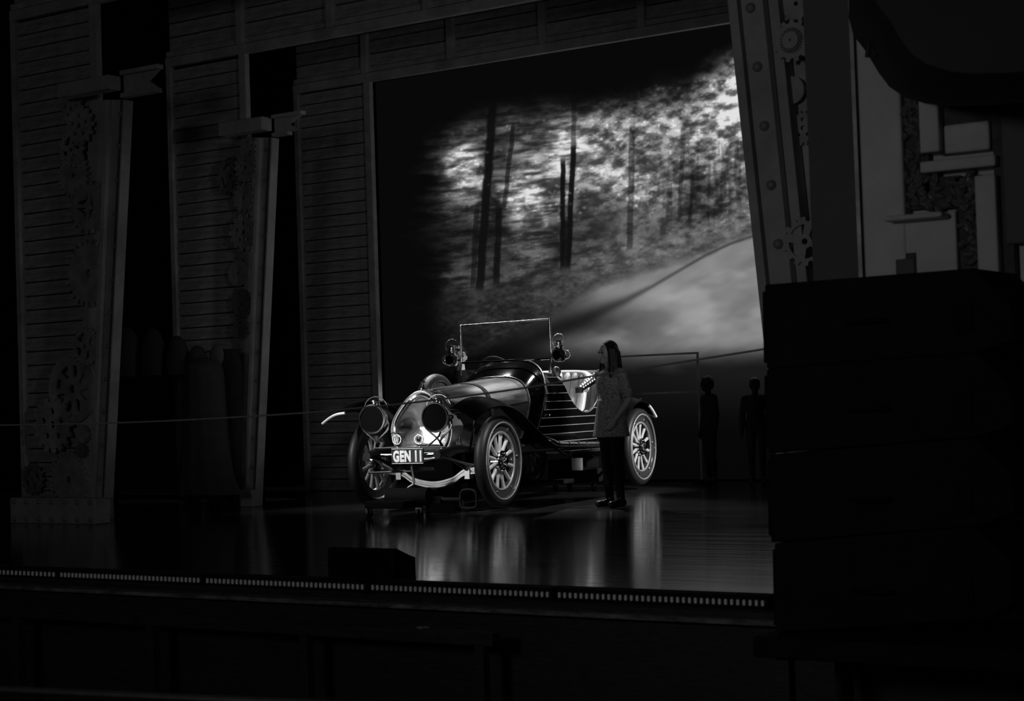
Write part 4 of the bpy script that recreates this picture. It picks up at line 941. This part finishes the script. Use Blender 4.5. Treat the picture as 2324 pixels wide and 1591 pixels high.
        remeshed(c, 'shoe', M['shoe'], t, .009*k, 2)
    return t
down = lambda s, f=0.0: ((-.005, s*.165, 1.335), (-.02, s*.215, 1.07), (.03+f, s*.225, .83), (.15+f, 0, -1))
fdir = atan2(-.944, -.328)
person('long-haired woman in a speckled tunic standing beside the car', (-9.085, 15.214, 0), fdir, 1.66,
       [((-.005, .165, 1.335), (-.045, .225, 1.08), (.115, .205, .90), (.55, -.1, -.8)), ((-.005, -.165, 1.335), (-.07, -.19, 1.07), (-.08, -.15, .84), (.0, 0, -1))], dress=True, hairlong=True, cloth='tweed', turn=-.15)
car_m = Matrix.Translation(car.location) @ Matrix.Rotation(car.rotation_euler.z, 4, 'Z')
mp_ = car_m @ Vector((-2.75, -1.14, 0))
person('dark-haired man in black behind the far side of the car windscreen', (mp_.x, mp_.y, 0), atan2(-.97, .25), 1.76, [down(1), down(-1)], turn=.45)
for (x, y, H, rz_, l) in [(1606, 855, 1.31, -2.2, 'shadowy figure standing in the dark beside the screen, nearer the car'), (1712, 858, 1.28, -1.2, 'shadowy figure standing in the dark right beside the loudspeaker stack')]:
    p = at(x, y, 19.3); person(l, (p[0], 19.3, 0), rz_, p[2], [down(1), down(-1)], skin='darkcloth')  # silhouette shade put into the skin colour, black like the jacket

# ------------------------------------------------------------------ props in the wings
q = [at(x, y, 19.5) for x, y in ((1392, 811), (1583, 801), (1581, 889))]
fr = thing('prop_frame', 'thin dark rectangular frame standing behind the car at the screen', 'prop', ((q[0][0]+q[1][0])/2, 19.5, 0))
x0, x1, z1, z0 = q[0][0], q[1][0], q[1][2], q[2][2]
for a, c_ in (((x0, z1), (x1, z1)), ((x0, z0), (x1, z0))): rel(MB().box(a[0]-.012, c_[0]+.012, 19.485, 19.515, a[1]-.012, a[1]+.012).build('rail', M['scenery']), fr)
for x in (x0, x1): rel(MB().box(x-.012, x+.012, 19.488, 19.512, 0, z1-.012).build('upright', M['scenery']), fr)
for x in (x0, x1): rel(MB().box(x-.03, x+.03, 19.3, 19.7, 0, .03).build('foot', M['wood']), fr)
def drape(label, name, px_list, Y, mt, seed, depth, cat='covered prop', zb=.0):
    # cloth hanging from a rounded top: px_list = [(y pixel, left x, right x)] outline from the top down
    base = at((px_list[-1][1]+px_list[-1][2])/2, px_list[-1][0], Y); t = thing(name, label, cat, (base[0], Y, 0))
    rows = []; n = 40; L = len(px_list)
    out = cat_path([(y, a, c_) for y, a, c_ in px_list], 5)
    for i, (y, a, c_) in enumerate(out):
        A, B = at(a, y, Y), at(c_, y, Y); cx_, r = (A[0]+B[0])/2, abs(B[0]-A[0])/2; f = i/(len(out)-1); z = max((A[2]+B[2])/2, zb)
        rows.append([(cx_+r*cos(2*pi*k/n)*(1+.035*f*sin(9*2*pi*k/n+seed)), Y+min(depth, r)*sin(2*pi*k/n)*(1+.06*f*sin(11*2*pi*k/n+seed)), z) for k in range(n)])
    b = MB().grid(rows, True); b.f.append(tuple(range(n))); b.f.append(tuple((len(rows)-1)*n+k for k in reversed(range(n))))
    rel(b.build('dust_cloth', M[mt], None, True, 60), t)
    zlow = rows[-1][0][2]; cx_ = sum(p[0] for p in rows[-1])/n; w_ = max(p[0] for p in rows[-1])-cx_
    for dx in (-.5, .5): rel(box_obj('foot', cx_+dx*w_-.03, cx_+dx*w_+.03, Y-.05, Y+.05, 0, zlow+.02, M['blackbox']), t)
    return t
drape('dark dust-sheeted prop with a rounded top, between the two left gear columns', 'covered_prop', [(812, 458, 468), (818, 444, 482), (835, 431, 494), (870, 428, 500), (960, 424, 506), (1040, 418, 516), (1090, 408, 528), (1122, 402, 545)], 14.36, 'drape', 1, .20)
drape('broad dark cloth-covered hump behind the pale oval, beside the second gear column', 'covered_prop', [(792, 500, 524), (800, 492, 538), (830, 484, 547), (900, 482, 549), (1000, 482, 549), (1080, 482, 548), (1118, 482, 548)], 14.76, 'drapedark', 2, .07)
OY = 14.635
ov = at(492, 807, OY); ovt = thing('oval_shade', 'pale upright oval shade above the dust-sheeted prop', 'shade', (ov[0], OY, 0))
rel(MB().ball((ov[0], OY, ov[2]), (.105, .04, .125), 20, 14).build('shade', M['pale'], None, True), ovt)
rel(MB().tube([(ov[0], OY, ov[2]-.11), (ov[0], OY, .02)], .012, 8).build('stand', M['blackbox'], None, True), ovt); rel(MB().lathe([(.001, .0), (.05, 0), (.05, .015), (.02, .03), (.001, .03)], 16, 'z', (ov[0], OY, 0)).build('base', M['blackbox'], None, True), ovt)
hump_l = ['leftmost dark cloth bundle on the shelf behind the far left gear column', 'largest dark cloth bundle on the shelf, second from the left', 'dark cloth bundle on the shelf, third from the left', 'small low cloth bundle at the right end of the shelf']
YH = 15.02; zsh = at(360, 852, YH)[2]
for i, (xa, xb, yt) in enumerate([(262, 318, 742), (322, 376, 745), (380, 428, 762), (431, 468, 784)]):
    A, B, T = at(xa, 850, YH), at(xb, 850, YH), at((xa+xb)/2, yt, YH); cx_ = (A[0]+B[0])/2; r = (B[0]-A[0])/2*1.04; h = T[2]-zsh
    t = thing('cloth_bundle', hump_l[i], 'bundle', (cx_, YH, zsh), 0, 'cloth bundles on the wing shelf')
    rows = []
    for a in range(11):
        f = (a/10)**2.2; rr = r*(1-.12*(1-f))*min(1, sqrt(max(0, 1-(1-f)**3.2))+.02) if f < 1 else r
        rows.append([(cx_+rr*cos(2*pi*k/20)*(1+.03*sin(5*2*pi*k/20+i)), YH+.13*rr/r*sin(2*pi*k/20), zsh+h*(1-f)) for k in range(20)])
    b = MB().grid(rows, True); b.f.append(tuple(range(20))); rel(b.build('cloth', M['drape'], None, True, 60), t)
    rel(MB().tube([(cx_+r*.9*cos(2*pi*k/20), YH+.118*sin(2*pi*k/20), zsh+.06) for k in range(20)], .008, 6, True).build('tie', M['drapedark'], None, True), t)
sh = thing('wing_shelf', 'black shelf unit in the wings below the cloth bundles', 'shelf', (at(340, 1000, YH)[0], YH, 0))
A, B = at(225, 852, YH), at(466, 852, YH)
rel(box_obj('shelf_top', A[0], B[0], YH-.15, YH+.15, zsh-.04, zsh-.001, M['blackbox']), sh)
rel(box_obj('shelf_board', A[0], B[0], YH-.14, YH+.14, .09, .12, M['blackbox']), sh)
for x in (A[0]+.03, B[0]-.07):
    for y in (YH-.14, YH+.10): rel(box_obj('leg', x, x+.04, y, y+.04, 0, zsh-.04, M['blackbox']), sh)
q0, q1 = atz(330, 1148, 0), atz(376, 1147, 0)
fb = thing('floor_bar', 'small pale metal bar lying on the stage floor between the gear columns', 'bar', ((q0[0]+q1[0])/2, (q0[1]+q1[1])/2, 0))
rel(MB().tube([(q0[0], q0[1], .016), (q1[0], q1[1], .016)], .016, 10).build('tube', M['steel'], None, True), fb)
for p in (q0, q1): rel(MB().ball((p[0], p[1], .018), .018, 10, 8).build('end_cap', M['grille'], None, True), fb)
